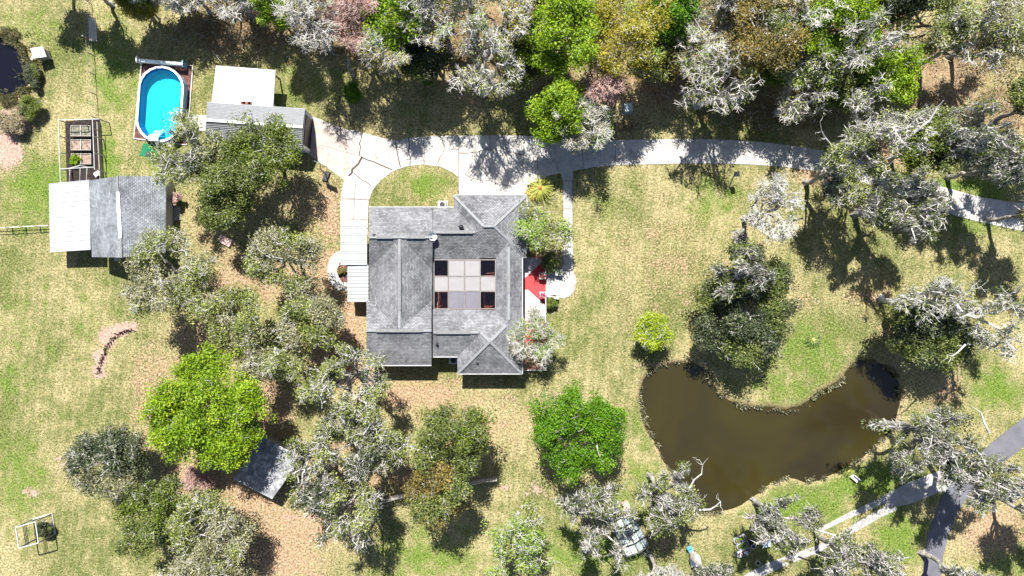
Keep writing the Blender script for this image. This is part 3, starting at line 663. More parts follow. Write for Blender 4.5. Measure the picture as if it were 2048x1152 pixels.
b = MB(); b.tube([G(280,121.5,1.0), G(366,129,1.0)], .22, 14); b.build("rolled_cover", simple("cover_roll", (.66,.72,.72), .6, var=.2, scale=4), rl, smooth=True)
for x, y in ((278,121),(369,129.5)):
    b = MB(); p = G(x,y,.6); b.box((p.x,p.y,.58),(.12,.5,1.15), 0); b.box((p.x,p.y,1.0),(.14,.7,.12), 0); b.build("stand", simple("reel_blue", (.2,.4,.6), .5) if x > 300 else M_WHITE, rl)
m_green = simple("artificial_turf", (.01,.13,.06), .9, var=.4, scale=5)
b = MB(); b.prism([G(*p) for p in [(287,287),(326,290),(321,319),(279,311)]], 0, .04); tag(b.build("turf_mat", m_green), "dark green turf mat at the south end of the pool", "mat")
b = MB(); p = G(299.5,309); b.box((p.x,p.y,.065),(.8,.5,.045), -.1); tag(b.build("door_mat", M_DARK), "small dark grey mat lying on the green turf mat", "mat")

# ---------------------------------------------------------------- vegetable garden
gd = thing("garden_enclosure", G(160,300), "black mulched vegetable plot with white post and rail frame", "garden plot")
b = MB(); b.prism([G(*p) for p in [(131,243),(200,237),(204,364),(134,365)]], -.02, .06); b.build("mulch", M_MULCH, gd)
for a, c_ in (((117,240),(198,238)),((117,240),(121,366)),((185,238),(189,338)),((121,338),(189,334))):
    b = MB(); b.beam(G(*a,1.9), G(*c_,1.9), .07, .07); b.build("rail", M_FASC, gd)
for x, y in ((117,240),(158,239),(198,238),(118.5,272),(120,305),(121,338),(121,366),(186,271),(188,305),(189,338)):
    p = G(x,y,1.9); b = MB(); b.box((p.x,p.y,.96),(.09,.09,1.92)); b.build("post", M_WOODL, gd)
for xo in (0,20.5,34):
    b = MB(); b.tube([G(139+xo,364,1.4), G(139.5+xo,350,1.8), G(140+xo,335,1.9)], .04, 8); b.build("hoop", M_FASC, gd)
b = MB(); b.beam(G(125,340,1.7), G(160,331,1.95), .08,.08); b.beam(G(160,331,1.95), G(190,337,1.7), .05,.05); b.build("hoop", M_FASC, gd)
b = MB(); b.beam(G(197,245,.35), G(203,362,.35), .10, .6); b.build("edge_board", M_WOODG, gd)
for k, (y, lab, cl) in enumerate(((262,"northernmost raised bed in the black mulched garden",(.16,.16,.12)),(290,"middle raised bed with pale pink soil in the garden",(.26,.19,.16)),(318,"southern raised bed beside the green plant in the garden",(.26,.18,.15)))):
    t_ = thing("raised_bed", G(162,y), lab, "raised bed", "raised beds in the mulched garden"); p = G(162+k*.5,y,.4)
    b = MB(); 
    for dx, dy, sx, sy in ((0,.55,2.2,.08),(0,-.55,2.2,.08),(1.07,0,.08,1.02),(-1.07,0,.08,1.02)): b.box((p.x+dx,p.y+dy,.25),(sx,sy,.5))
    b.build("frame", M_WOODG, t_)
    b = MB(); b.box((p.x,p.y,.21),(2.05,1.02,.42)); b.build("soil", mulch_mat("bed_soil_%s" % 'abc'[k], tuple(x*.3 for x in cl), tuple(x*1.6 for x in cl)), t_)
    b = MB(); b.beam((p.x+.05,p.y-.6,.56),(p.x+.05,p.y+.6,.56),.05,.05); b.build("drip_pipe", M_WOODL, t_)
p = G(196,348); b = MB(); rr_ = random.Random(4)
for i in range(5): b.box((p.x+.05*i,p.y,.08+.09*i),(.75-.05*i,.5,.07), .5+rr_.random()*.3)
tag(b.build("pallet_stack", M_WHMET), "small pale stack of boards in the garden corner near the cottage", "boards")
# ---------------------------------------------------------------- small structures
def quadroof(root, q, th, mat, ribs=0, name='roof', rw=.06):
    b = MB(); b.add(q, [(0,1,2,3)]); b.add([v-Vector((0,0,th)) for v in q], [(3,2,1,0)])
    for i in range(4): a=q[i]; c_=q[(i+1)%4]; b.add([a-Vector((0,0,th)), c_-Vector((0,0,th)), c_, a], [(0,1,2,3)])
    for i in range(ribs+1 if ribs else 0): f=i/ribs; b.beam(q[3].lerp(q[0],f)+Vector((0,0,.02)), q[2].lerp(q[1],f)+Vector((0,0,.02)), rw, .05)
    return b.build(name, mat, root)
# old corrugated shed under the trees
sh = thing("corrugated_shed", G(540,935), "old shed with rusty dark corrugated roof between the lime green tree and the mossy oak", "shed")
m = bpy.data.materials.new("old_corrugated"); n = NT(m)
n.base(n.mix(n.ramp(n.noise(2.2,5,.7),[(.52,0.0),(.60,1.0)]), n.ramp(n.noise(.9,5,.7),[(.35,(.13,.135,.15)),(.7,(.28,.285,.30))]), (.42,.41,.42)), .8, 0, .3)
q = [G(467,957,2.3), G(545,997,2.3), G(603,916,2.6), G(524,873,2.6)]
quadroof(sh, q, .06, m, 26, rw=.10)
b = MB(); ws = [q[0].lerp(q[2],.07), q[1].lerp(q[3],.07), q[2].lerp(q[0],.07), q[3].lerp(q[1],.07)]; b.prism(ws, 0, 2.2); b.build("wall", M_WOODG, sh)
# chicken coop by the small pond
cp = thing("coop", G(80,108), "small white ribbed hutch standing at the edge of the dark pond", "hutch")
q = [G(70,118,1.2), G(93,113,1.2), G(86,94,1.2), G(64,99,1.2)]; mid1 = (q[0]+q[1])/2; 
for v in (q[0], q[3]): v.z = 1.45
quadroof(cp, q, .06, M_WHMET, 6)
b = MB(); b.prism([v.lerp((q[0]+q[2])/2,.12) for v in q], .25, 1.2); b.build("wall", M_WOODG, cp)
for v in q:
    p = v.lerp((q[0]+q[2])/2,.16); b = MB(); b.box((p.x,p.y,.13),(.09,.09,.26)); b.build("leg", M_WOODG, cp)
b = MB(); b.beam(G(67,113,.5), G(61,121,.05), .35, .05); b.build("ramp", M_WOODL, cp)
# fence of the upper left field
fn = thing("wire_fence", G(192,130), "thin wire fence running down the grass from the trees to the vegetable plot", "fence")
path = [(183,8),(184,40),(186,84),(188,112),(190,150),(193,190),(196,238)]
for i, p in enumerate(path):
    w0 = G(*p); b = MB(); b.box((w0.x,w0.y,.6),(.07,.07,1.2)); b.build("post", M_WOODG, fn)
for z in (.35,.8,1.3):
    b = MB()
    for i in range(len(path)-1): b.beam(G(*path[i])+Vector((0,0,z)), G(*path[i+1])+Vector((0,0,z)), .02, .02)
    b.build("wire", M_WOODG, fn)
gp = thing("board_gate", G(183,60), "silvery board gate panel set in the wire fence below the trees", "gate")
b = MB()
for i in range(5): a = Vector((i*.16,0,0)); b.beam(G(178,36,1.3)+a, G(180,82,1.3)+a*1.1, .12, .05)
b.build("board_panel", M_WOODL, gp)
for y in (36,82):
    b = MB(); p = G(183,y); b.box((p.x,p.y,.8),(.14,.14,1.6)); b.build("post", M_WOODG, gp)
rf = thing("rail_fence", G(50,457), "low wooden rail fence crossing the lawn west of the cottage", "fence")
for x in range(-60, 110, 28):
    p = G(x, 457-(x/20)); b = MB(); b.box((p.x,p.y,.55),(.1,.1,1.1)); b.build("post", M_WOODG, rf)
for z in (.5,1.0):
    b = MB(); b.beam(G(-60,460)+Vector((0,0,z)), G(106,452)+Vector((0,0,z)), .05, .06); b.build("rail", M_WOODL, rf)
# privacy fence under the oaks
def picket(px, h, lab):
    t_ = thing("picket_fence", G(*px[0]), lab, "fence"); b = MB()
    for i in range(len(px)-1):
        a, c_ = G(*px[i]), G(*px[i+1]); k = max(1, int((c_-a).length/.16)); an = math.atan2((c_-a).y,(c_-a).x)
        for j in range(k):
            p = a.lerp(c_, (j+.5)/k); hh = h+random.Random(i*99+j).uniform(-.06,.06); b.box((p.x,p.y,hh/2),(.13,.03,hh), an)
    b.build("pickets", M_WOODL, t_)
    b = MB()
    for z in (.4,1.2): 
        for i in range(len(px)-1): b.beam(G(*px[i])+Vector((0,.04,z)), G(*px[i+1])+Vector((0,.04,z)), .05, .09)
    b.build("rails", M_WOODG, t_)
picket([(733,1006),(760,1000),(790,991),(820,984),(850,980)], 1.75, "weathered picket fence curving under the mossy oaks south of the house")
picket([(925,968),(945,962),(965,957),(995,953)], 1.7, "short end of picket fence east of the rusty brown oak")
# frame structures bottom left
pf = thing("pergola", G(80,1055), "white open timber pergola on the lawn near the lower left corner", "frame")
base = [(66,1038),(104,1027),(110,1068),(72,1078)]; h_ = 2.6
tops = [G(x,y)+Vector((0,0,h_)) for x, y in base]
for i in range(4):
    b = MB(); b.beam(tops[i], tops[(i+1)%4], .09, .09); b.build("top_rail", M_WHMET, pf)
    b = MB(); p = G(*base[i]); b.box((p.x,p.y,h_/2-.07),(.11,.11,h_-.14)); b.build("post", M_WOODG, pf)
for i in (0,1):
    b = MB(); b.beam(G(*base[i],.1), G(*base[i+1],.1), .14, .12); b.build("ground_rail", M_WOODL, pf)
b = MB()
for i in range(3): o_ = Vector((-.15+i*.16,0,-.02)); b.beam(tops[0].lerp(tops[1],.42)+o_, tops[3].lerp(tops[2],.42)+o_, .05,.05)
b.build("swing_beam", M_DARK, pf)
# grey utility box, basketball hoop, post
ub = thing("utility_box", G(1254,218), "pale green grey utility cabinet alone on leafy ground north of the drive", "utility box")
b = MB(); p = G(1254,219); b.box((p.x,p.y,.45),(.8,.85,.9), .12, 0, .92); b.build("cabinet", simple("cabinet_green", (.25,.33,.32), .6), ub)
b = MB(); b.box((p.x,p.y,.92),(.86,.9,.06), .12); b.build("lid", simple("cabinet_lid", (.45,.52,.52), .5), ub)
b = MB(); b.box((p.x,p.y,.04),(1.1,1.15,.1), .12); b.build("plinth", M_GREYC, ub)
bh = thing("basketball_hoop", G(655,352), "portable basketball hoop at the edge of the concrete apron", "basketball hoop")
b = MB(); p = G(653,353); b.box((p.x,p.y,.14),(.62,1.15,.26),-.35,0,.85); b.build("base", M_DARK, bh)
tp = G(655,347)+Vector((0,0,2.9)); b = MB(); b.tube([p+Vector((0,.2,.2)), tp], .055, 8); b.build("pole", M_BLACK, bh)
b = MB(); b.tube([tp, tp+Vector((.1,.45,.1))], .04, 6); b.build("arm", M_BLACK, bh)
b = MB(); c_ = tp+Vector((.12,.48,.2)); b.beam(c_+Vector((-.6,.28,-.05)), c_+Vector((.6,-.28,-.05)), .05, .85); b.build("backboard", simple("backboard", (.15,.15,.16), .4), bh)
b = MB(); rc = c_+Vector((.22,.30,-.25)); b.tube([rc+Vector((math.cos(a)*.26, math.sin(a)*.26,0)) for a in [i*math.pi/8 for i in range(17)]], .018, 6, cap=False); b.build("rim", M_WHITE, bh)
b = MB(); ps = [rc+Vector((math.cos(a)*.24, math.sin(a)*.24,-.02)) for a in [i*math.pi/4 for i in range(8)]]
for q_ in ps: b.beam(q_, q_.lerp(rc,.45)-Vector((0,0,.4)), .012,.012)
b.build("net", M_WHITE, bh)
nb = thing("birdhouse_post", G(1461,360), "slim wooden post with dark box on the lawn south of the drive", "post box")
b = MB(); p = G(1459,372); b.tube([p, G(1459,372)+Vector((-.1,.9,1.9))], .07, 8); b.build("post", M_WOODG, nb)
b = MB(); b.box((p.x+.1,p.y+.95,2.0),(.35,.4,.45), .1); b.box((p.x+.1,p.y+.95,2.25),(.5,.55,.05), .1); b.build("box", M_BLACK, nb)
# greenhouse
gh = thing("greenhouse", G(1255,1058), "small glass greenhouse with leaning panes beside the mossy oak", "greenhouse")
an = math.radians(27)
gc = G(1253,1056); ux = Vector((math.cos(an), math.sin(an),0)); uy = Vector((-math.sin(an), math.cos(an),0))
W2, L2, eh, rh = 1.35, 2.1, 1.8, 2.25
def gp_(a, l, z): return gc+ux*a*W2+uy*l*L2+Vector((0,0,z))
b = MB()
for l in (-1,-.33,.33,1):
    for sg in (-1,1): b.beam(gp_(sg,l,eh), gp_(0,l,rh), .06,.06); b.beam(gp_(sg,l,0), gp_(sg,l,eh), .06,.06)
b.beam(gp_(0,-1,rh), gp_(0,1,rh), .07,.07)
for sg in (-1,1): b.beam(gp_(sg,-1,eh), gp_(sg,1,eh), .06,.06)
b.build("frame", simple("greenhouse_frame", (.10,.11,.11), .5), gh)
rg = random.Random(2)
cols = [simple("pane_white",(.42,.44,.43),.3,0,.5), simple("pane_grey",(.22,.26,.265),.25,0,.5), simple("pane_sage",(.40,.43,.38),.3,0,.5)]
for sg in (-1,1):
    for i in range(4):
        for r2 in range(2):
            l0, l1 = -1+.5*i+.045, -1+.5*(i+1)-.045; a0, a1 = sg*(.06+.49*r2), sg*(.50+.47*r2)
            z0, z1 = rh+(eh-rh)*abs(a0), rh+(eh-rh)*abs(a1)
            quadroof(gh, [gp_(a0,l0,z0), gp_(a1,l0,z1), gp_(a1,l1,z1), gp_(a0,l1,z0)], .015, cols[(i*2+r2*3+(1 if sg > 0 else 0)+(i*r2)) % 3], 0, 'pane')
b = MB(); b.prism([gp_(-1,-1,0),gp_(1,-1,0),gp_(1,1,0),gp_(-1,1,0)], 0, .5); b.build("base_wall", M_WOODG, gh)
b = MB(); p = G(1252,1010); b.box((p.x,p.y,.4),(.7,.95,.8), an); tag(b.build("timber_crate", simple("pink_wood",(.45,.33,.28),.9)), "pinkish wooden crate standing north of the glass greenhouse", "crate")
# trough planters, pots
for (x, y, L, lab) in ((1478,1076,1.5,"uppermost of the three oblong planters on the lawn"),(1483,1088,1.4,"middle oblong planter, with small green plants"),(1486,1103,1.6,"lowest oblong planter, holding pale stones")):
    t_ = thing("trough_planter", G(x,y), lab, "planter", "oblong planters on the lawn"); p = G(x,y); an2 = math.radians(28)
    def stad(s, z): 
        pts = []
        for i in range(16):
            a = 2*math.pi*(i+.5)/16; px_ = .3*s*math.cos(a)+(L/2-.3)*(1 if math.cos(a) > 0 else -1); py_ = .3*s*math.sin(a)
            pts.append((p.x+px_*math.cos(an2)-py_*math.sin(an2), p.y+px_*math.sin(an2)+py_*math.cos(an2)))
        return pts
    b = MB(); b.prism(stad(1,0), 0, .40); b.build("tub", M_GRMET, t_)
    b = MB(); b.prism(stad(.8,0), .30, .43); b.build("soil", M_MULCHR, t_)
    b = MB(); rr_ = random.Random(int(x))
    for i in range(14):
        q_ = (p.x+rr_.uniform(-.5,.5)*math.cos(an2), p.y+rr_.uniform(-.5,.5)*math.sin(an2)+rr_.uniform(-.1,.1), .47); b.box(q_, (.14,.14,.10), rr_.random()*3)
    b.build("plants" if y < 1100 else "stones", simple("seedling",(.10,.2,.03),.8) if y < 1100 else M_WHITE, t_)
for x, y, lab in ((1500,1083,"small dark pot right of the middle planter"),(1505,1091,"pale rimmed pot lowest in the pair by the planters"),(1474,1107,"dark round pot at the left end of the lowest planter"),(1514,1124,"rusty ring shaped pot alone on the grass")):
    t_ = thing("flower_pot", G(x,y), lab, "pot", "round pots by the planters"); p = G(x,y)
    b = MB(); b.tube([(p.x,p.y,0),(p.x,p.y,.3),(p.x,p.y,.34)], [.18,.26,.28], 14); b.build("pot", M_WOODL if y > 1088 else M_DARK, t_)
    b = MB(); b.tube([(p.x,p.y,.33),(p.x,p.y,.352)], .2, 12); b.build("soil", M_MULCH, t_)
tb = thing("garden_table", G(1527,1077), "pale blue garden table at the edge of the mossy oak", "table"); p = G(1527,1077)
b = MB(); b.box((p.x,p.y,.72),(.95,1.35,.06), .25); b.build("tabletop", simple("pale_blue",(.45,.58,.68),.5), tb)
for sx in (-.35,.35):
    for sy in (-.5,.5): b = MB(); b.box((p.x+sx,p.y+sy,.35),(.07,.07,.7)); b.build("leg", M_WHITE, tb)
def chair(x, y, rz, col, lab):
    t_ = thing("garden_chair", G(x,y), lab, "chair"); p = G(x,y); cr, sr = math.cos(rz), math.sin(rz)
    def L(a, c_, z): return (p.x+a*cr-c_*sr, p.y+a*sr+c_*cr, z)
    b = MB(); b.box(L(0,0,.43),(.55,.55,.06), rz); b.build("seat", col, t_)
    b = MB(); b.beam(L(-.27,.27,.72), L(.27,.27,.72), .06, .55); b.build("backrest", col, t_)
    for a in (-.23,.23):
        for c_ in (-.23,.23): b = MB(); b.box(L(a,c_,.2),(.05,.05,.4), rz); b.build("leg", col, t_)
chair(1378,1095,.6, simple("sky_blue",(.12,.42,.66),.5), "bright blue garden chair under the mossy oak south of the pond")
b = MB(); p = G(1388,1118); b.box((p.x,p.y,.35),(1.0,1.0,.6), .2); b.box((p.x,p.y,.68),(1.08,1.08,.06), .2); tag(b.build("cooler_box", M_WHITE), "white storage box beside a bare branch south of the pond", "box")
# white bench-like statue south of pond
t_ = thing("garden_bench", G(1706,955), "small white bench on the grass south east of the pond", "bench"); p = G(1706,955)
b = MB(); b.box((p.x,p.y,.42),(.9,.4,.06), -.7); b.build("seat", M_WHITE, t_)
b = MB(); b.beam((p.x-.2,p.y+.45,.65),(p.x+.5,p.y-.15,.65), .05, .4); b.build("backrest", M_WHITE, t_)
for s_ in (-.3,.3): b = MB(); b.box((p.x+s_*.8,p.y-s_*.65,.2),(.08,.35,.4), -.7); b.build("leg", M_WHITE, t_)
b = MB(); p = G(452,482); b.box((p.x,p.y,.18),(1.7,.9,.32), -.5, 0, .85); tag(b.build("stone_slab", simple("pink_stone",(.42,.30,.27),.9)), "flat pinkish stone slab lying between the sage green trees", "stone")

# ---------------------------------------------------------------- palms and tufts
def frond_plant(name, x, y, n_, L, hub, cA, lab, cat, lean=.25, wd=.16, cone=True, seed=1):
    t_ = thing(name, G(x,y), lab, cat); p = G(x,y,hub); r_ = random.Random(seed)
    b = MB(); b.tube([(p.x,p.y,0),(p.x,p.y,hub)], [.22*L/2+.08,.16*L/2+.05], 10); b.build("trunk", M_WOODG, t_)
    b = MB()
    for i in range(n_):
        a = 2*math.pi*i/n_+r_.uniform(-.08,.08); ll = L*r_.uniform(.85,1.05); rise = r_.uniform(.1,.6)*lean*2; prev = None
        d = Vector((math.cos(a), math.sin(a),0)); s_ = Vector((-d.y,d.x,0)); K = 12
        P = [p+d*ll*(k/K)+Vector((0,0,rise*ll*math.sin(math.pi*.75*k/K)-.25*ll*(k/K)**2)) for k in range(K+1)]
        for k in range(1, K):
            w1 = wd*math.sin(math.pi*(.12+.85*k/K))**.6
            for sg in (-1,1):
                q_ = P[k]; tip = q_+s_*sg*w1*1.25+d*w1*1.1-Vector((0,0,w1*.25)); b.add([q_, P[k]+d*ll/K*.62, tip], [(0,1,2)], 0)
        b.beam(P[0], P[K//2], .045,.02, 1); b.beam(P[K//2], P[K], .03,.015, 1)
    b.build("fronds", [simple(name+"_leaf_%d" % seed, cA, .6, 0, .4, var=.35, scale=4), simple("frond_rib", (.45,.42,.12), .7)], t_)
    if cone:
        b = MB(); b.tube([p+Vector((0,0,.0)),p+Vector((0,0,.2)),p+Vector((0,0,.35))],[.26,.22,.05],12); b.build("cone", simple("sago_cone",(.5,.2,.06),.9), t_)
frond_plant("sago_palm", 1080, 375, 30, 1.6, .9, (.24,.27,.02), "large star shaped sago palm with orange centre by the driveway corner", "palm", wd=.095)
frond_plant("sago_palm", 1064, 388, 26, 1.0, .5, (.26,.20,.03), "smaller yellowing sago palm against the garage corner", "palm", wd=.10, cone=False, seed=2)
frond_plant("low_palm", 1627, 678, 18, 1.0, .35, (.05,.12,.015), "small dark green palm alone on the lawn north of the pond", "palm", wd=.13, cone=False, seed=3)
frond_plant("low_palm", 1696, 942, 13, .7, .3, (.20,.26,.04), "small yellow green palm near the pond bank beside the white bench", "palm", wd=.13, cone=False, seed=4)
b = MB(); b.prism([G(1627+13*math.cos(i*.52)*(1+.2*math.sin(i*3)),680+11*math.sin(i*.52)) for i in range(12)], -.05, .045); tag(b.build("mulch_ring", M_MULCHR), "reddish mulch ring under the small dark palm north of the pond", "mulch bed")
b = MB(); b.prism([G(1076+24*math.cos(i*.42)*(1+.12*math.sin(i*3)),382+20*math.sin(i*.42)) for i in range(15)], 0, .058); tag(b.build("palm_shade_underlay", M_MULCH), "dark underlay added as painted shade under the two sago palms at the garage corner", "mulch bed")  # near-black sheet added to paint the shade seen between the fronds
# ---------------------------------------------------------------- trees
def leafmat(name, a, b_, c_, trans=.35):
    m = bpy.data.materials.new(name); n = NT(m)
    col = n.ramp(n.attr('tint'), [(0.0, a), (0.55, b_), (1.0, c_)])
    n.base(col, .55, 0, .35)
    tl = n.new('ShaderNodeBsdfTranslucent'); n.t.links.new(col, tl.inputs[0]); mx = n.new('ShaderNodeMixShader'); mx.inputs[0].default_value = trans
    o = n.n['Material Output']; n.t.links.new(n.b.outputs[0], mx.inputs[1]); n.t.links.new(tl.outputs[0], mx.inputs[2]); n.t.links.new(mx.outputs[0], o.inputs[0])
    return m
def barkmat(name, a, b_, sc=1.6):
    m = bpy.data.materials.new(name); n = NT(m)
    f = n.math('ADD', n.math('MULTIPLY', n.noise(sc, 4, .7), .6), n.math('MULTIPLY', n.noise(8, 3, .7), .4))
    n.base(n.ramp(f, [(.38, a), (.62, b_)]), 1, 0, .1); n.bump(n.noise(14, 3), .5, .03); return m
BARK = barkmat("oak_bark", (.12,.11,.10), (.44,.42,.385))
BARK_PALE = barkmat("lichen_bark", (.24,.23,.21), (.66,.645,.61))
BARK_PINK = barkmat("pink_bark", (.28,.17,.14), (.58,.45,.42))
MOSS = leafmat("hanging_moss", (.11,.105,.095), (.34,.33,.305), (.68,.67,.64), .2)
LM = {
 'lime':  leafmat("lime_leaves", (.06,.13,.003), (.21,.33,.008), (.42,.50,.04)),
 'limeo': leafmat('lime_olive_leaves', (.05,.08,.006), (.12,.17,.015), (.26,.31,.05)),
 'green': leafmat("green_leaves", (.040,.11,.002), (.095,.22,.004), (.20,.33,.012)),
 'olive': leafmat("olive_leaves", (.035,.055,.010), (.13,.165,.035), (.33,.34,.11), .3),
 'dark':  leafmat("dark_leaves", (.016,.024,.010), (.055,.075,.030), (.24,.25,.13), .2),
 'sage':  leafmat("sage_leaves", (.06,.068,.026), (.26,.255,.125), (.52,.50,.30), .3),
 'sageg': leafmat("sage_green_leaves", (.055,.08,.015), (.23,.27,.065), (.47,.49,.165), .35),
 'yellow':leafmat("yellow_leaves", (.14,.14,.010), (.30,.27,.025), (.48,.40,.05)),
 'rust':  leafmat("rust_leaves_tree", (.07,.065,.02), (.19,.155,.04), (.38,.25,.05), .3),
 'fresh': leafmat("fresh_leaves", (.10,.17,.02), (.23,.33,.05), (.40,.50,.15)),
 'reed':  leafmat('reed_blades', (.14,.11,.06), (.34,.28,.17), (.52,.45,.30)),
 'limey': leafmat('yellow_lime_leaves', (.12,.19,.006), (.32,.41,.018), (.55,.57,.09)),
 'pink':  leafmat("pink_buds", (.22,.11,.09), (.42,.24,.21), (.58,.40,.38)),
 'bush':  leafmat("bush_leaves", (.02,.06,.01), (.05,.13,.02), (.11,.20,.04)),
}

def mk(name, verts, faces_n, mat, parent, tint=None):
    """verts (N*k,3) with k verts per face"""
    me = bpy.data.meshes.new(name); V = np.asarray(verts, np.float32).reshape(-1, 3); k = faces_n; nf = len(V)//k
    me.vertices.add(len(V)); me.vertices.foreach_set('co', V.ravel())
    me.loops.add(len(V)); me.loops.foreach_set('vertex_index', np.arange(len(V), dtype=np.int32))
    me.polygons.add(nf); me.polygons.foreach_set('loop_start', np.arange(0, len(V), k, dtype=np.int32))
    me.update(calc_edges=True); me.materials.append(mat)
    if tint is not None:
        at = me.attributes.new('tint', 'FLOAT', 'FACE'); at.data.foreach_set('value', np.asarray(tint, np.float32))
    o = bpy.data.objects.new(name, me); C.objects.link(o); o.parent = parent; return o

def mk_tubes(name, segs, mat, parent):
    """segs: list of (p0,p1,r0,r1)"""
    A = np.array([s[0] for s in segs]); B = np.array([s[1] for s in segs]); R0 = np.array([s[2] for s in segs]); R1 = np.array([s[3] for s in segs])
    VV = []; FF = []; off = 0
    for sel, k in ((R0 > .06, 7), (R0 <= .06, 3)):
        a, b_, r0, r1 = A[sel], B[sel], R0[sel], R1[sel]
        if not len(a): continue
        d = b_-a; d /= np.linalg.norm(d, axis=1, keepdims=True)+1e-9
        up = np.where(np.abs(d[:, 2:3]) < .9, np.array([[0, 0, 1.]]), np.array([[1., 0, 0]]))
        x = np.cross(d, up); x /= np.linalg.norm(x, axis=1, keepdims=True)+1e-9; y = np.cross(x, d)
        a = a-d*r0[:, None]*.3; th = np.arange(k)*2*np.pi/k
        ring = x[:, None]*np.cos(th)[None, :, None]+y[:, None]*np.sin(th)[None, :, None]
        v = np.concatenate([a[:, None]+ring*r0[:, None, None], b_[:, None]+ring*r1[:, None, None]], 1)
        base = off+np.arange(len(a))[:, None, None]*2*k; i = np.arange(k); j = (i+1) % k
        f = base+np.stack([i, i+k, j+k, j], -1)[None]
        VV.append(v.reshape(-1, 3)); FF.append(f.reshape(-1, 4)); off += len(a)*2*k
    V = np.concatenate(VV).astype(np.float32); F = np.concatenate(FF).astype(np.int32)
    me = bpy.data.meshes.new(name); me.vertices.add(len(V)); me.vertices.foreach_set('co', V.ravel())
    me.loops.add(F.size); me.loops.foreach_set('vertex_index', F.ravel()); me.polygons.add(len(F))
    me.polygons.foreach_set('loop_start', np.arange(0, F.size, 4, dtype=np.int32)); me.update(calc_edges=True)
    me.materials.append(mat); o = bpy.data.objects.new(name, me); C.objects.link(o); o.parent = parent; return o

def poly(rs, a, b_, k, amp):
    t = np.linspace(0, 1, k+1)[:, None]; L = np.linalg.norm(b_-a)
    off = rs.randn(k+1, 3)*amp*L*np.array([1, 1, .6]); off[0] = 0; off[-1] = 0
    off[1:-1] = (off[1:-1]+off[:-2]*.6); arch = np.sin(np.pi*t)*np.array([[0, 0, .08*L]])
    return a+(b_-a)*t+off+arch

def leaves(rs, centers, per, sig, size, flat=.6, base_tint=None):
    n_ = len(centers)*per
    c_ = np.repeat(centers, per, 0); g = rs.randn(n_, 3); g *= np.minimum(1, 1.7/np.linalg.norm(g, axis=1, keepdims=True))
    p = c_+g*sig*np.array([1, 1, flat])
    nr = rs.randn(n_, 3)*.75+np.array([0, 0, .8])+g*.35; nr /= np.linalg.norm(nr, axis=1, keepdims=True)
    u = np.cross(nr, rs.randn(n_, 3)); u /= np.linalg.norm(u, axis=1, keepdims=True)+1e-9; v = np.cross(nr, u)
    s_ = size*rs.uniform(.6, 1.3, (n_, 1))
    V = np.stack([p-u*s_, p-v*s_*.5, p+u*s_, p+v*s_*.5], 1)
    ct = rs.normal(.42, .16, len(centers)) if base_tint is None else base_tint
    tint = np.clip(np.repeat(ct, per)+rs.normal(0, .16, n_), 0, 1)
    return V, tint

# style: leaf key(s), leaf amount, twig amount, moss amount, bark
STYLE = {
 #          leaf      second   per  sig  size  twigs moss  bark       fill
 'lime':   ('lime',   'lime',   62, .40, .12, .2,  0,    BARK,      1.45),
 'limeo':  ('limeo',  'olive',  60, .44, .125, .6,  .2,   BARK_PALE, 1.1),
 'green':  ('green',  'green',  62, .40, .12, .2,  0,    BARK,      1.35),
 'olive':  ('olive',  'limeo',  58, .42, .115, .6,  .10,  BARK_PALE, 1.15),
 'dark':   ('dark',   'olive',  76, .44, .12,  .3,  .30,  BARK_PALE, 1.2),
 'sage':   ('sage',   'sageg',  34, .42, .11,  2.2,  .0,  BARK_PALE, 1.1),
 'sageg':  ('sageg',  'sage',   40, .42, .115, 1.7,  .0,  BARK_PALE, 1.1),
 'greyd':  ('dark',   'sage',   50, .42, .11, 1.8,  .3,   BARK_PALE, 1.1),
 'reed':   ('reed',   'reed',   44, .42, .13, 1.0,  .0,   BARK_PALE, 1.1),
 'limey':  ('limey',  'limey',  40, .38, .12,  .8,  .0,   BARK_PALE, 1.0),
 'tips':   ('fresh',  'yellow', 10, .34, .11, 3.2,  .4,   BARK_PALE, .8),
 'moss':   ('sageg',  'dark',   28, .36, .115, 1.5,  1.5, BARK_PALE, .85),
 'mossy':  ('olive',  'dark',   30, .34, .115, .6,  4.0,  BARK_PALE, .55),
 'limby':  ('sageg',  'olive',  14, .34, .115, 1.6, 1.1,  BARK_PALE, .42),
 'bare':   ('sage',   'sage',    3, .35, .11, 3.4,  .3,   BARK_PALE, .9),
 'pink':   ('pink',   'pink',   14, .35, .09, 3.2,  .0,   BARK_PINK, .9),
 'white':  ('fresh',  'sage',   14, .35, .09, 3.6,  .0,   BARK_PALE, .9),
 'yellow': ('yellow', 'fresh',  50, .44, .115, 1.0,  .1,  BARK_PALE, 1.0),
 'fresh':  ('fresh',  'sageg',  26, .40, .115, 1.5,  .3,  BARK_PALE, .85),
 'rust':   ('rust',   'olive',  54, .44, .115, .8,  .1,   BARK_PALE, 1.1),
}
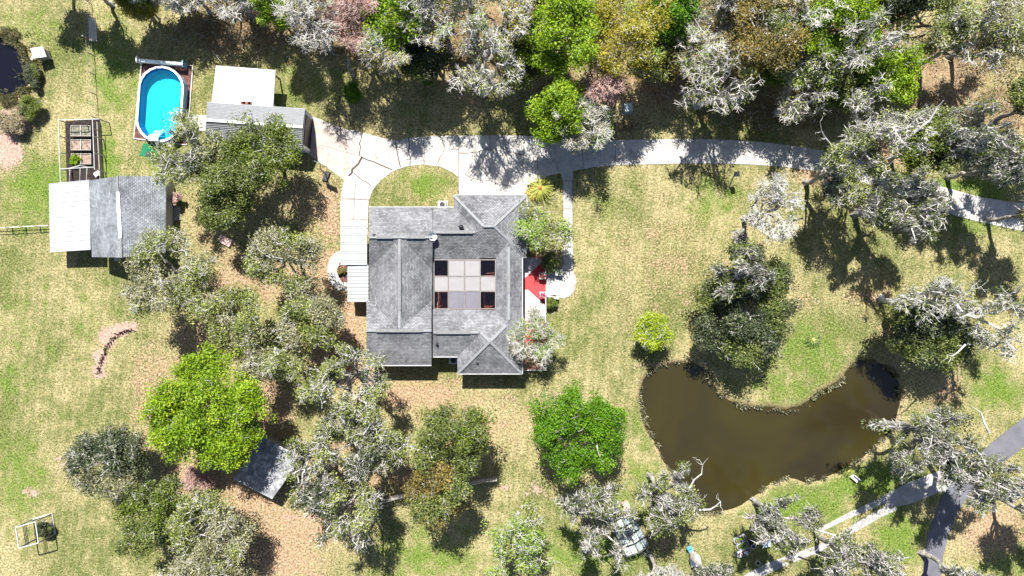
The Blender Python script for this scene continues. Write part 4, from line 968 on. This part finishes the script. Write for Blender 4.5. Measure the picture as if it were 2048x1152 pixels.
def tree(name, px, py, rpx, Ht, style, seed, label, sy=1.0, group=None, cat='tree', trunk=True, rot=0.0):
    lk, lk2, per, sig, size, tw, moss, bark, fill = STYLE[style]
    rs = np.random.RandomState(seed); hc = Ht*.72
    R = rpx*S*(H-hc)/H; base = G(px, py, hc); base.z = 0
    root = thing(name, base, label, cat, group)
    sc = min(1.0, R/2.4); sig *= sc; size *= max(.45, sc); gap = {'limby': .5, 'mossy': .46, 'moss': .30, 'tips': .25, 'sage': .2, 'sageg': .24, 'olive': .18, 'dark': .14, 'fresh': .3, 'bare': .15, 'rust': .2, 'lime': .15, 'green': .12}.get(style, .08)
    ph = rs.uniform(0, 6.28, 5); am = rs.uniform(.05, .15, 5)*(1.5 if style in ('mossy', 'moss', 'fresh', 'limby') else .5 if style in ('lime', 'green', 'sage') else .9)
    def outline(a): return 1+sum(am[i]*np.sin((i+2)*a+ph[i]) for i in range(5))
    SY = np.array([1, sy, 1.])
    segs = []
    zt = Ht*rs.uniform(.22, .34); fork = np.array([rs.uniform(-.1, .1)*R, rs.uniform(-.1, .1)*R, zt]); r0 = (.036*R+.008*Ht+.03)*max(.3, sc)
    tp = poly(rs, np.zeros(3), fork, 3, .04)
    for i in range(3): segs.append((tp[i], tp[i+1], r0*(1.35 if i == 0 else 1.1-.1*i), r0*(1-.1*i)))
    for i in range(5):   # root flare
        a = i*1.26+rs.rand(); segs.append((np.array([math.cos(a)*r0*1.7, math.sin(a)*r0*1.7, -.05]), np.array([0, 0, .7]), r0*.35, r0*.7))
    n1 = int(6+R*.5); clumps = []; mosspts = []
    def dome(rho): return Ht*(.58+.40*np.sqrt(np.clip(1-rho**2, 0, 1)))
    L1 = [(rs.rand()*.25, rs.rand()*6.28)]+[(rs.uniform(.45, .82), 2*math.pi*(i+rs.uniform(-.3, .3))/(n1-1)) for i in range(n1-1)]
    def addpoly(P, ra, rb, kind):
        m_ = len(P)-1
        for i in range(m_):
            segs.append((P[i], P[i+1], ra+(rb-ra)*i/m_, ra+(rb-ra)*(i+1)/m_))
    dens = max(1.0, R/4.2)
    for rho, a in L1:
        e = np.array([math.cos(a)*rho*R*outline(a), math.sin(a)*rho*R*outline(a), 0])*SY; e[2] = dome(rho)*rs.uniform(.72, .97)
        P = poly(rs, fork, e, 6, .05); addpoly(P, r0*.62, r0*.12, 1); mosspts += [(P[i], 1) for i in range(2, 7)]
        n2 = int(rs.randint(5, 8)*min(1.6, dens))
        for k in range(n2):
            if rs.rand() < gap: continue
            t = rs.uniform(.35, 1.0); i0 = min(5, int(t*6)); s_ = P[i0]+(P[i0+1]-P[i0])*(t*6-i0)
            a2 = a+rs.normal(0, .85); l2 = R*rs.uniform(.22, .46)
            e2 = s_+np.array([math.cos(a2)*l2, math.sin(a2)*l2, 0])*SY
            rr = math.hypot(e2[0], e2[1]/sy)/R; aa = math.atan2(e2[1]/sy, e2[0]); lim = outline(aa)*.86
            if rr > lim: e2[:2] *= lim/rr; rr = lim
            e2[2] = min(e[2]*1.12, dome(rr/outline(aa)))*rs.uniform(.78, 1.04)
            P2 = poly(rs, s_, e2, 4, .09); addpoly(P2, r0*.2, max(.03, r0*.07), 2); mosspts += [(P2[i], 2) for i in range(1, 5)]
            clumps.append(e2)
            n3 = int(rs.randint(4, 7)*(1.0 if tw < 1 else 1.2)*min(1.5, dens))
            for j in range(n3):
                t = rs.uniform(.3, 1.0); i0 = min(3, int(t*4)); s3 = P2[i0]+(P2[i0+1]-P2[i0])*(t*4-i0)
                a3 = a2+rs.normal(0, 1.1); l3 = R*rs.uniform(.07, .15)+.28*sc
                e3 = s3+np.array([math.cos(a3)*l3, math.sin(a3)*l3, rs.uniform(-.15, .5)*l3]); P3 = poly(rs, s3, e3, 2, .12)
                addpoly(P3, .035 if tw < 1 else .04, .018, 3); clumps.append(e3)
                if rs.rand() < .4: mosspts.append((P3[1], 3))
                if rs.rand() < .5: clumps.append(P3[1])
                n4 = rs.poisson(tw*1.6)
                for q in range(n4):
                    tt = rs.rand(); s4 = P3[1]+(P3[2]-P3[1])*tt; a4 = a3+rs.normal(0, 1.0); l4 = rs.uniform(.3, .8)*sc
                    e4 = s4+np.array([math.cos(a4)*l4, math.sin(a4)*l4, rs.uniform(-.1, .7)*l4]); segs.append((s4, e4, .024, .012))
                    mid4 = s4+(e4-s4)*.5; dd_ = np.array([math.cos(a4+rs.choice([-.8, .8])), math.sin(a4+rs.choice([-.8, .8])), .3])*l4*.45
                    segs.append((mid4, mid4+dd_, .018, .01))
    big_ = [q for q in segs if q[2] > .085*max(.3, sc)]; sm_ = [q for q in segs if q[2] <= .085*max(.3, sc)]
    mk_tubes('trunk', big_, BARK if bark is BARK_PALE and style != 'limby' else bark, root)
    if sm_: mk_tubes('branches', sm_, bark, root)
    cl = np.array(clumps); target = int(len(cl)*fill)
    if fill > 1:
        ex = cl[rs.randint(0, len(cl), target-len(cl))]+rs.randn(target-len(cl), 3)*np.array([.5, .5, .3])*sig*2; cl = np.concatenate([cl, ex])
    else: cl = cl[rs.permutation(len(cl))[:target]]
    fd = {'lime': 1.7, 'green': 1.7, 'olive': .9, 'dark': 1.0, 'sage': .45, 'sageg': .5, 'yellow': .8, 'rust': .9, 'limeo': .9, 'fresh': .4, 'greyd': .8}.get(style, 0)
    if fd:
        kk = int(fd*math.pi*R*R*sy/max(sc, .3)**2); rho = np.sqrt(rs.rand(kk))*.97; aa = rs.rand(kk)*2*np.pi; ol = np.array([outline(q) for q in aa])*(1+.05*np.sin(aa*17+ph[0])+.04*np.sin(aa*29+ph[1]))
        x_ = np.cos(aa)*rho*R*ol*.93; y_ = np.sin(aa)*rho*R*ol*sy*.93; lump = vnoise(x_+90, y_+90, (2.1 if style in ('dark', 'olive', 'greyd', 'rust') else 1.5)*max(.35, sc), seed % 89)
        keep = lump > (.30 if style in ('dark', 'olive', 'greyd', 'rust') else .22 if fd > .6 else .45)
        U = np.stack([x_, y_, dome(rho)*(.70+.32*lump)*rs.uniform(.94, 1.02, kk)], 1)[keep]
        cl = np.concatenate([cl, U])
    cl = cl+rs.randn(len(cl), 3)*.12*sc
    if per > 0:
        g2 = vnoise(cl[:, 0]+50+seed, cl[:, 1]+50, 2.2, seed % 97) > (.62 if lk != lk2 else 2)
        for sel, key, nm in ((~g2, lk, 'crown'), (g2, lk2, 'crown')):
            if sel.sum() < 3: continue
            V, tint = leaves(rs, cl[sel], per, sig, size); mk(nm, V, 4, LM[key], root, tint)
    if moss > 0:
        k_ = int(len(mosspts)*moss*7*(.6+.4*dens)); mp = np.array([m_[0] for m_ in mosspts])
        w_ = mp[rs.randint(0, len(mp), k_)]+rs.randn(k_, 3)*np.array([.16, .16, .06])
        L = rs.uniform(.2, 1.1, (k_, 1))*(.75 if moss < 1 else 1); tilt = rs.randn(k_, 3)*.28; tilt[:, 2] = -1
        th = rs.rand(k_)*3.14; x = np.stack([np.cos(th), np.sin(th), 0*th], 1)*rs.uniform(.03, .085, (k_, 1))
        V = np.stack([w_-x, w_+x, w_+tilt*L*.6+x*.8, w_+tilt*L], 1); mk('moss', V, 4, MOSS, root, np.clip(rs.normal(.55, .22, k_), 0, 1))
    return root

G1 = "trees of the woodland along the top"; 
T = [
 # name, px, py, r, height, style, seed, label, sy
 ("oak_tree",372,300,74,10,'moss',11,"gnarled half bare oak reaching over the south end of the swimming pool",1.3),
 ("oak_tree",520,312,74,9.5,'olive',12,"olive green oak overhanging the south side of the metal garage",1.15),
 ("oak_tree",450,395,52,8.5,'olive',13,"small olive oak between the cottage and the metal garage",1.1),
 ("oak_tree",335,552,95,9,'sage',14,"broad sage grey oak touching the corner of the cottage roof",1.05),
 ("oak_tree",565,520,76,9,'sageg',15,"sage green oak north of the group west of the carports",1.05),
 ("oak_tree",466,640,66,8.5,'sageg',16,"sage oak between the broad grey oak and the lime green tree",1.0),
 ("oak_tree",625,640,56,8.5,'sageg',17,"sage oak nearest the planting bed west of the house",1.0),
 ("oak_tree",550,702,76,9,'sage',18,"pale grey sage oak just north east of the lime green tree",.9),
 ("maple_tree",412,828,124,11,'lime',19,"huge bright lime green tree beside the old corrugated shed",1.0),
 ("oak_tree",215,920,82,7.5,'greyd',20,"small dark grey green tree alone on the lawn west of the lime green tree",.85),
 ("oak_tree",310,1030,72,8.5,'olive',21,"olive tree south of the small dark tree at lower left",1.0),
 ("oak_tree",412,1060,82,9,'sage',22,"rounded sage grey tree south of the huge lime tree",.95),
 ("oak_tree",400,1170,85,9,'sage',23,"sage grey tree cut by the bottom edge below the corrugated shed",.7),
 ("oak_tree",692,765,86,12,'moss',24,"mossy green oak nearest the south west corner of the house",.95),
 ("oak_tree",715,885,98,13,'moss',25,"tall mossy oak in the middle of the cluster south west of the house",1.0),
 ("oak_tree",625,945,72,11,'mossy',26,"white lichened oak leaning over the old corrugated shed",1.1),
 ("oak_tree",688,1020,82,12,'moss',27,"pale mossy oak at the south end of the cluster above the picket fence",.85),
 ("oak_tree",900,878,80,11,'olive',28,"dense olive green oak on the lawn south of the house",1.0),
 ("oak_tree",872,985,68,11.5,'rust',29,"rusty yellow brown oak hanging over the picket fence",.85),
 ("maple_tree",1158,862,90,10,'green',30,"vivid green round tree between the house and the pond",1.05),
 ("oak_tree",1186,1036,80,12,'mossy',31,"grey mossy oak just south of the vivid green tree",1.1),
 ("ash_tree",1035,1090,78,12,'fresh',32,"sparse fresh lime tree with open branches at the bottom edge",1.0),
 ("oak_tree",1335,1000,68,12,'mossy',33,"grey mossy oak leaning over the pond from its south west bank",1.1),
 ("oak_tree",1578,1062,70,13,'mossy',34,"mossy oak between the pond and the bottom edge, over the blue table",1.0),
 ("oak_tree",1720,1130,92,13,'mossy',35,"mossy oak at the bottom edge south of the gravel track",.7),
 ("oak_tree",1430,1175,66,12,'mossy',36,"mossy oak cut by the bottom edge below the planters",.6),
 ("oak_tree",1330,1175,60,12,'bare',37,"bare grey tree cut by the bottom edge south of the greenhouse",.6),
 ("oak_tree",1960,1180,70,13,'mossy',38,"mossy oak at the bottom edge between the road and the right corner",.55),
 ("oak_tree",1885,890,108,14,'mossy',39,"wide mossy oak on the east bank of the pond above the gravel track",.8),
 ("oak_tree",1985,970,90,14,'mossy',40,"mossy oak overhanging the junction of gravel track and road",.8),
 ("oak_tree",1868,668,88,7.5,'dark',41,"very dark evergreen oak above the north east end of the pond",.85),
 ("oak_tree",1875,600,74,14,'limby',42,"grey mossy oak top rising over the dark evergreen oak",.75),
 ("oak_tree",2000,640,80,14,'limby',43,"thin mossy oak at the right edge east of the dark evergreen oak",1.0),
 ("oak_tree",1488,622,108,7.5,'dark',44,"large dark evergreen oak on the point north of the pond",.9),
 ("oak_tree",1490,548,58,12,'mossy',45,"grey mossy crown north of the large dark evergreen oak",.9),
 ("oak_tree",1548,420,60,12,'bare',46,"bare pale grey tree on the lawn south of the drive",1.0),
 ("redbud_tree",1306,662,34,4.5,'limey',47,"small bright yellow green tree near the north west tip of the pond",1.0),
 ("oak_tree",1695,335,66,13,'moss',48,"mossy oak straddling the drive where it bends",.9),
 ("oak_tree",1768,250,92,15,'limby',49,"tall grey mossy oak on the north side of the drive bend",.85),
 ("oak_tree",1870,285,66,11,'limeo',50,"lime green tree wedged between mossy oaks north of the drive",.9),
 ("oak_tree",1950,265,78,15,'mossy',51,"grey mossy oak right of the lime green tree by the drive",.85),
 ("oak_tree",1815,405,98,14,'mossy',52,"widest mossy oak, south of the drive bend",.8),
 ("oak_tree",2030,320,62,14,'mossy',53,"mossy oak at the right edge north of the drive",.8),
 # house side
 ("crape_tree",1076,460,46,6,'fresh',54,"light green feathery tree against the east side of the garage wing",1.15),
 ("crape_tree",1070,672,50,6,'white',55,"pale twiggy tree over the south end of the red porch",1.05),
 # top woodland
 ("shrub_tree",280,8,36,5.5,'yellow',60,"yellowish tree at the top edge above the swimming pool",.6),
 ("wood_tree",370,-20,60,8,'bare',61,"bare tree at the top edge above the flat white roof",.8),
 ("wood_tree",470,-5,60,8,'bare',62,"bare thin tree left of the small lime crown on the top edge",.8),
 ("wood_tree",548,10,34,11,'lime',63,"small lime crown left of the big grey bare tree",1.0),
 ("wood_tree",610,30,68,14,'bare',64,"big grey bare tree with a visible leaning trunk, top edge",1.0),
 ("wood_tree",700,25,56,13,'pink',65,"pinkish grey bare tree right of the big grey bare tree",1.1),
 ("wood_tree",790,25,54,13,'lime',66,"lime tree on the top edge right of the pinkish bare tree",1.1),
 ("wood_tree",768,95,44,12,'tips',67,"grey twiggy tree hanging below the lime crown",1.0),
 ("wood_tree",880,30,72,14,'tips',68,"mossy tree with pale limbs near the top centre",1.0),
 ("wood_tree",960,125,88,14,'limby',69,"spreading mossy oak casting branching shade toward the drive",.85),
 ("wood_tree",1010,30,62,14,'tips',70,"olive grey mossy tree at the top edge just right of centre",1.0),
 ("wood_tree",1130,55,80,13,'lime',71,"brilliant lime green tree at the top edge above the white twiggy tree",1.1),
 ("wood_tree",1118,220,52,9,'lime',72,"lime green tree overhanging the drive north of the house",1.1),
 ("wood_tree",1205,160,52,9,'pink',73,"pink budding bare tree near the utility cabinet",1.0),
 ("wood_tree",1165,245,62,9,'white',74,"white twiggy tree spreading over the edge of the drive",1.0),
 ("wood_tree",1255,65,82,13,'yellow',75,"golden yellow tree in the woodland at the top",1.05),
 ("wood_tree",1345,20,45,12,'green',76,"mid green tree at the top edge right of the golden tree",1.0),
 ("wood_tree",1410,70,72,12,'tips',77,"sage mossy tree above the bare limbed oak",1.0),
 ("wood_tree",1440,165,96,12,'limby',78,"bare limbed mossy oak north of the drive in the clearing",.75),
 ("wood_tree",1515,70,78,13,'rust',79,"brownish olive tree in the woodland, upper right of centre",1.0),
 ("wood_tree",1620,20,64,13,'tips',80,"sage tree at the top edge left of the big lime canopy",1.0),
 ("wood_tree",1690,50,84,13,'lime',81,"big lime canopy behind grey branches at the top right",.9),
 ("wood_tree",1785,150,46,11,'lime',82,"lime tree at the right rim of the woodland clearing",1.2),
 ("wood_tree",1620,110,62,11,'fresh',83,"fresh pale green tree left of the grey branched top",1.0),
 ("wood_tree",1735,75,78,15,'limby',84,"grey branched mossy top standing over the lime canopy",.9),
 ("wood_tree",1600,195,66,9,'limby',85,"low mossy tree on the north side of the drive left of the bend",.7),
 ("wood_tree",1870,30,78,14,'sageg',86,"sage green tree at the top edge above the orange leafy clearing",.9),
 ("wood_tree",1960,60,72,14,'limby',87,"mossy tree at the top right with long pale limbs",1.0),
 ("wood_tree",2035,40,72,14,'sage',88,"dark sage tree in the top right corner",1.3),
 ("wood_tree",840,105,48,8,'dark',102,"low dark evergreen under the mossy trees at the top, left of the spreading oak",.9),
 ("wood_tree",1050,110,50,8,'olive',103,"low olive tree between the spreading oak and the brilliant lime tree",1.2),
 ("wood_tree",1320,110,48,8,'rust',104,"low rusty tree on the right flank of the golden yellow tree",1.1),
 ("wood_tree",1560,125,46,6.5,'olive',105,"low olive tree below the brownish olive tree in the woodland",1.0),
 ("wood_tree",1690,165,50,8,'olive',106,"low olive tree under the grey branched top of the woodland",.9),
 ("wood_tree",1490,10,60,13,'bare',107,"grey bare tree at the top edge above the brownish olive tree",.9),
 ("wood_tree",840,10,50,14,'bare',108,"white limbed bare tree at the top edge right of the lime tree",1.0),
 ("wood_tree",1085,-40,60,13,'moss',89,"mossy tree beyond the top edge behind the brilliant lime tree",.8),
 ("wood_tree",930,-60,90,15,'sage',90,"sage tree beyond the top edge near the centre",.7),
 ("wood_tree",430,-95,80,10,'bare',91,"bare tree beyond the top edge whose shade falls by the white roof",.7),
 ("wood_tree",560,-100,80,13,'moss',92,"mossy tree beyond the top edge left of the grey bare tree",.7),
 ("wood_tree",300,-90,70,11,'moss',93,"mossy tree beyond the top edge shading the field fence",.7),
 ("wood_tree",290,-50,60,10,'bare',109,"bare tree beyond the top edge right of the board gate",.8),
 ("wood_tree",500,-70,70,11,'bare',110,"bare tree beyond the top edge above the small lime crown",.8),
 ("wood_tree",650,-80,80,15,'bare',111,"tall bare tree beyond the top edge behind the big grey bare tree",.8),
 ("wood_tree",140,-50,50,10,'moss',112,"mossy tree beyond the top edge left of the board gate",.8),
 ("wood_tree",60,-70,60,9,'moss',94,"mossy tree beyond the top left corner shading the field",.7),
 ("wood_tree",1500,-60,110,15,'sage',95,"sage tree beyond the top edge behind the brownish olive tree",.6),
 ("wood_tree",1800,-60,110,15,'dark',96,"dark tree beyond the top edge right of the lime canopy",.6),
 ("wood_tree",215,-70,55,11,'sageg',97,"sage green tree beyond the top edge above the board gate",.7),
 ("wood_tree",2120,200,80,13,'dark',98,"dark tree beyond the right edge shading the orange clearing",1.2),
 ("wood_tree",2110,420,50,13,'mossy',99,"mossy tree beyond the right edge beside the drive",1.0),
 ("wood_tree",2120,1050,60,13,'mossy',101,"mossy tree beyond the right edge above the lower right corner",1.0),
]
for r_ in T: tree(*r_[:8], sy=r_[8])
B_ = [
 ("shrub",704,184,14,2.4,'green',120,"narrow dark green shrub beside the dead stump",1.6),
 ("shrub",1103,606,9,1.2,'olive',121,"small round shrub south of the porch steps",1.0),
 ("shrub",1100,525,16,1.8,'olive',122,"dark shrub between the porch and the straight path",1.2),
 ("shrub",58,212,20,1.8,'olive',123,"olive bush on the south bank of the small dark pond",.9),
 ("shrub",26,243,26,1.5,'reed',124,"dry tan clump of reeds south of the small pond",.7),
 ("shrub",64,150,13,1.2,'dark',125,"low dark bush on the east bank of the small pond",1.8),
 ("shrub",398,958,30,1.8,'pink',126,"pink twiggy bush just south of the huge lime green tree",.9),
 ("shrub",352,395,12,1.6,'pink',127,"red flowering bush at the corner of the cottage deck",1.0),
 ("garden_plant",150,320,9,.9,'lime',128,"leafy green plant growing in the southern raised bed",.9),
 ("shrub",84,1060,12,1.6,'dark',129,"dark bush growing inside the white timber pergola",1.2),
 ("shrub",682,541,6,.7,'rust',130,"small dry plant in the bed inside the curved path",1.0),
 ("shrub",1480,475,16,3.0,'bare',131,"small bare shrub below the bare pale grey tree",1.0),
 ("shrub",850,160,9,1.0,'bush',132,"small green bush in the leafy ground north of the drive",1.0) if False else ("shrub",855,160,9,1.0,'green',132,"small green bush in the leafy ground north of the drive",1.0),
]
for r_ in B_: tree(*r_[:8], sy=r_[8], cat='shrub')
# dead trunk stump
t_ = thing("dead_stump", G(706,140), "broken grey dead trunk standing in the grass north of the narrow shrub", "stump")
rs = np.random.RandomState(5); a = np.array([0,0,0.]); segs = []
P = poly(rs, np.array([0,-.6,0]), np.array([.1,.6,2.6]), 5, .05)
for i in range(5): segs.append((P[i],P[i+1],.26-.035*i,.26-.035*(i+1)))
segs.append((P[3],P[3]+np.array([-.35,.3,.4]),.08,.02)); segs.append((P[4],P[4]+np.array([.2,.3,.3]),.06,.02)); mk_tubes('trunk', segs, BARK, t_)
# dead leaning limbs reaching over water and drive
def limb(px, h0, h1, r0, lab, seed):
    rs = np.random.RandomState(seed); t_ = thing("dead_limb", G(*px[0]), lab, "branch"); segs = []; n_ = len(px)
    P = [np.array(G(x, y, h0+(h1-h0)*i/(n_-1)))-np.array([t_.location.x,t_.location.y,0]) for i, (x, y) in enumerate(px)]
    for i in range(n_-1):
        f0, f1 = 1-i/(n_-1)*.75, 1-(i+1)/(n_-1)*.75; segs.append((P[i],P[i+1],r0*f0,r0*f1))
        for k in range(rs.randint(0, 3)):
            d = P[i+1]-P[i]; d /= np.linalg.norm(d); a = rs.choice([-1,1])*rs.uniform(.5,1.1); dd_ = np.array([d[0]*math.cos(a)-d[1]*math.sin(a), d[0]*math.sin(a)+d[1]*math.cos(a), .1])
            Q = poly(rs, P[i+1], P[i+1]+dd_*rs.uniform(.4,1.3), 3, .12)
            for q in range(3): segs.append((Q[q],Q[q+1],r0*.3*(1-q*.25),r0*.3*(.75-q*.25)))
    mk_tubes('branch', segs, BARK_PALE, t_)
limb([(1375,985),(1388,960),(1403,948),(1405,930),(1399,920)], 7, 9, .11, "bleached dead limb reaching north over the pond from the mossy oak", 1)
limb([(1390,1020),(1420,1019),(1432,1012),(1441,1003),(1441,1014)], 6, 8, .11, "bleached dead limb reaching east over the pond edge", 2)
limb([(1930,690),(1925,695),(1915,705),(1905,712),(1894,710)], 10, 11, .10, "white dead limb across the dark evergreen oak", 3)
limb([(1978,865),(1968,845),(1962,825),(1942,812)], 12, 13, .12, "bare white limb above the wide mossy oak by the road", 4)
limb([(1800,285),(1835,260),(1860,240),(1875,215),(1888,200)], 12, 15, .14, "long white limb crossing the lime green tree by the drive", 5)
limb([(1662,290),(1650,275),(1643,262),(1640,243)], 9, 12, .10, "pale limb reaching north over the drive bend", 6)
limb([(1620,1055),(1650,1065),(1675,1072),(1700,1062),(1712,1042)], 8, 9, .12, "bleached limb lying over the gravel track", 7)
limb([(1590,1115),(1604,1104),(1625,1106),(1650,1115)], 10, 10.5, .10, "forked grey limb above the mossy oak at the bottom", 8)

# ---------------------------------------------------------------- shore weeds, grass tufts, leaf litter (uncountable)
rs = np.random.RandomState(77)
def scatter(n_, dens_fn, x0=-40, x1=2090, y0=-60, y1=1210):
    px = rs.uniform(x0, x1, n_); py = rs.uniform(y0, y1, n_); k = rs.rand(n_) < dens_fn(px, py); return px[k], py[k]
HARD = [DRIVE, APRON, PATH, RING, ribbon(ROAD, 0), [(738,415),(1090,391),(1090,745),(735,730)], [(177,361),(332,352),(330,505),(184,514)], [(415,204),(620,225),(615,305),(410,290)], [(268,120),(386,132),(374,290),(262,280)], [(131,243),(200,237),(204,364),(134,365)]]
def clear(px, py):
    ok = (sdf(px, py, POND) > -1) & (sdf(px, py, POND2) > -1)
    for P in HARD: ok &= sdf(px, py, P) > 1.5
    return ok
def tufts(px, py, z, hgt, wid, spread):
    n_ = len(px); p = np.stack([(px-1024)*S, -(py-576)*S, np.full(n_, z)], 1)
    th = rs.rand(n_)*6.28; x = np.stack([np.cos(th), np.sin(th), 0*th], 1)*wid*rs.uniform(.5, 1.4, (n_, 1)); l = rs.randn(n_, 3)*spread; l[:, 2] = hgt*rs.uniform(.5, 1.4, n_)
    return np.stack([p-x, p+x, p+x*.6+l, p-x*.6+l], 1)
px, py = scatter(160000, lambda x, y: (blobs(x, y, LITTER) < .75)*.9*(vnoise(x, y, 9, 3)*.5+.5)); k = clear(px, py); px, py = px[k], py[k]
gr = leafmat("grass_tuft", (.035,.038,.012), (.18,.155,.065), (.42,.36,.205), .3)
gg = leafmat("grass_tuft_green", (.02,.06,.006), (.10,.19,.02), (.30,.36,.08), .3)
isg = blobs(px, py, GREEN)+rs.normal(0, .15, len(px)) > .5
for sel, mt, nm in ((~isg, gr, 'dry_grass'), (isg, gg, 'green_grass')):
    V = tufts(px[sel], py[sel], -.01, .08, .026, .04); tt = np.clip(.15+vnoise(px[sel], py[sel], 60, 41)*.25+vnoise(px[sel], py[sel], 17, 42)*.25+rs.rand(len(V))*.35, 0, 1); o = mk(nm, V, 4, mt, None, tt); stuff(o, "short mown grass, "+("straw coloured" if nm[0] == 'd' else "fresh green"), "grass")
px, py = scatter(150000, lambda x, y: np.clip(blobs(x, y, LITTER)-.2, 0, 1)*1.1); k = clear(px, py); px, py = px[k], py[k]
n_ = len(px); p = np.stack([(px-1024)*S, -(py-576)*S, np.full(n_, .03)], 1); th = rs.rand(n_)*6.28
u = np.stack([np.cos(th), np.sin(th), rs.normal(0, .3, n_)], 1)*.06; v = np.stack([-np.sin(th), np.cos(th), rs.normal(0, .3, n_)], 1)*.04
o = mk('leaf_litter', np.stack([p-u, p-v, p+u, p+v], 1), 4, leafmat("fallen_leaf", (.06,.03,.02), (.30,.18,.11), (.54,.39,.27), .1), None, np.clip(vnoise(px, py, 30, 44)*.5+vnoise(px, py, 9, 45)*.2+rs.rand(n_)*.3, 0, 1)); stuff(o, "fallen brown and orange leaves under the trees", "fallen leaves")
px, py = scatter(600000, lambda x, y: np.exp(-np.abs(sdf(x, y, POND)+1-3*(vnoise(x, y, 16, 8)-.4)*2)/1.6)*(vnoise(x, y, 11, 12) > .52)*.6, 1260, 1830, 700, 1045)
o = mk('shore_weeds', tufts(px, py, -.28, .35, .05, .13), 4, leafmat("shore_weed", (.07,.07,.035), (.22,.21,.12), (.45,.42,.28), .2), None, rs.rand(len(px))); stuff(o, "weeds and dry reeds along the pond bank", "weeds")
px, py = scatter(300000, lambda x, y: np.exp(-np.abs(sdf(x, y, POND2)-5)/6)*(vnoise(x, y, 14, 15) > .5)*.35*(x > -40), -40, 110, 55, 260)
o = mk('bank_weeds', tufts(px, py, -.1, .35, .05, .15), 4, leafmat("bank_weed", (.06,.08,.03), (.22,.21,.10), (.50,.42,.26), .3), None, rs.rand(len(px))); stuff(o, "dry weeds round the small dark pond", "weeds")
# dark heap line in the curved dirt berm
px, py = [], []
arc = [(198,748),(200,730),(207,712),(214,695),(224,680),(238,668),(252,662),(270,661)]
for i in range(len(arc)-1):
    for k in range(32): t = rs.rand(); px.append(arc[i][0]+(arc[i+1][0]-arc[i][0])*t+rs.normal(0,1.8)); py.append(arc[i][1]+(arc[i+1][1]-arc[i][1])*t+rs.normal(0,1.8))
o = mk('dead_border', tufts(np.array(px), np.array(py), -.02, .25, .07, .1), 4, leafmat("dead_stems", (.03,.02,.02), (.08,.05,.045), (.2,.14,.12), .1), None, rs.rand(len(px))); stuff(o, "dark dead stems along the curved strip of bare earth", "dead plants")

# tangled undergrowth on the woodland floor, leaves blown on the drive
px, py = scatter(90000, lambda x, y: np.clip(blobs(x, y, WOODS)-.25, 0, 1)*(vnoise(x, y, 26, 51) > .38), 330, 2080, -60, 260); k = sdf(px, py, DRIVE) > 10; px, py = px[k], py[k]
n_ = len(px); hh = vnoise(px, py, 18, 52)*1.8*rs.rand(n_)**.6+.1
c_ = np.stack([(px-1024)*S, -(py-576)*S, hh], 1); V, tt = leaves(rs, c_, 2, .12, .10)
o = mk('undergrowth', V, 4, leafmat("undergrowth_leaves", (.03,.035,.012), (.11,.10,.04), (.27,.22,.12), .3), None, tt); stuff(o, "dark tangled undergrowth on the woodland floor", "undergrowth")
k = rs.rand(n_) < .16; q = c_[k]; d = rs.randn(k.sum(), 3)*np.array([.5, .5, .35]); 
segs = [(q[i]*np.array([1, 1, .6]), q[i]*np.array([1, 1, .6])+d[i], .025, .01) for i in range(len(q))]
o = mk_tubes('fallen_twigs', segs, BARK_PALE, None); stuff(o, "bare pale twigs tangled in the woodland undergrowth", "twigs")
px = rs.uniform(690, 1640, 9000); py = rs.uniform(262, 345, 9000); k = (sdf(px, py, DRIVE) < -2) & (rs.rand(9000) < .08+.5*np.exp(sdf(px, py, DRIVE)/6)) ; px, py = px[k], py[k]
n_ = len(px); p = np.stack([(px-1024)*S, -(py-576)*S, np.full(n_, .065)], 1); th = rs.rand(n_)*6.28
u = np.stack([np.cos(th), np.sin(th), 0*th], 1)*.05; v = np.stack([-np.sin(th), np.cos(th), 0*th], 1)*.035
o = mk('drive_leaves', np.stack([p-u, p-v, p+u, p+v], 1), 4, LM['rust'], None, rs.rand(n_)); stuff(o, "brown leaves blown along the edge of the concrete drive", "fallen leaves")
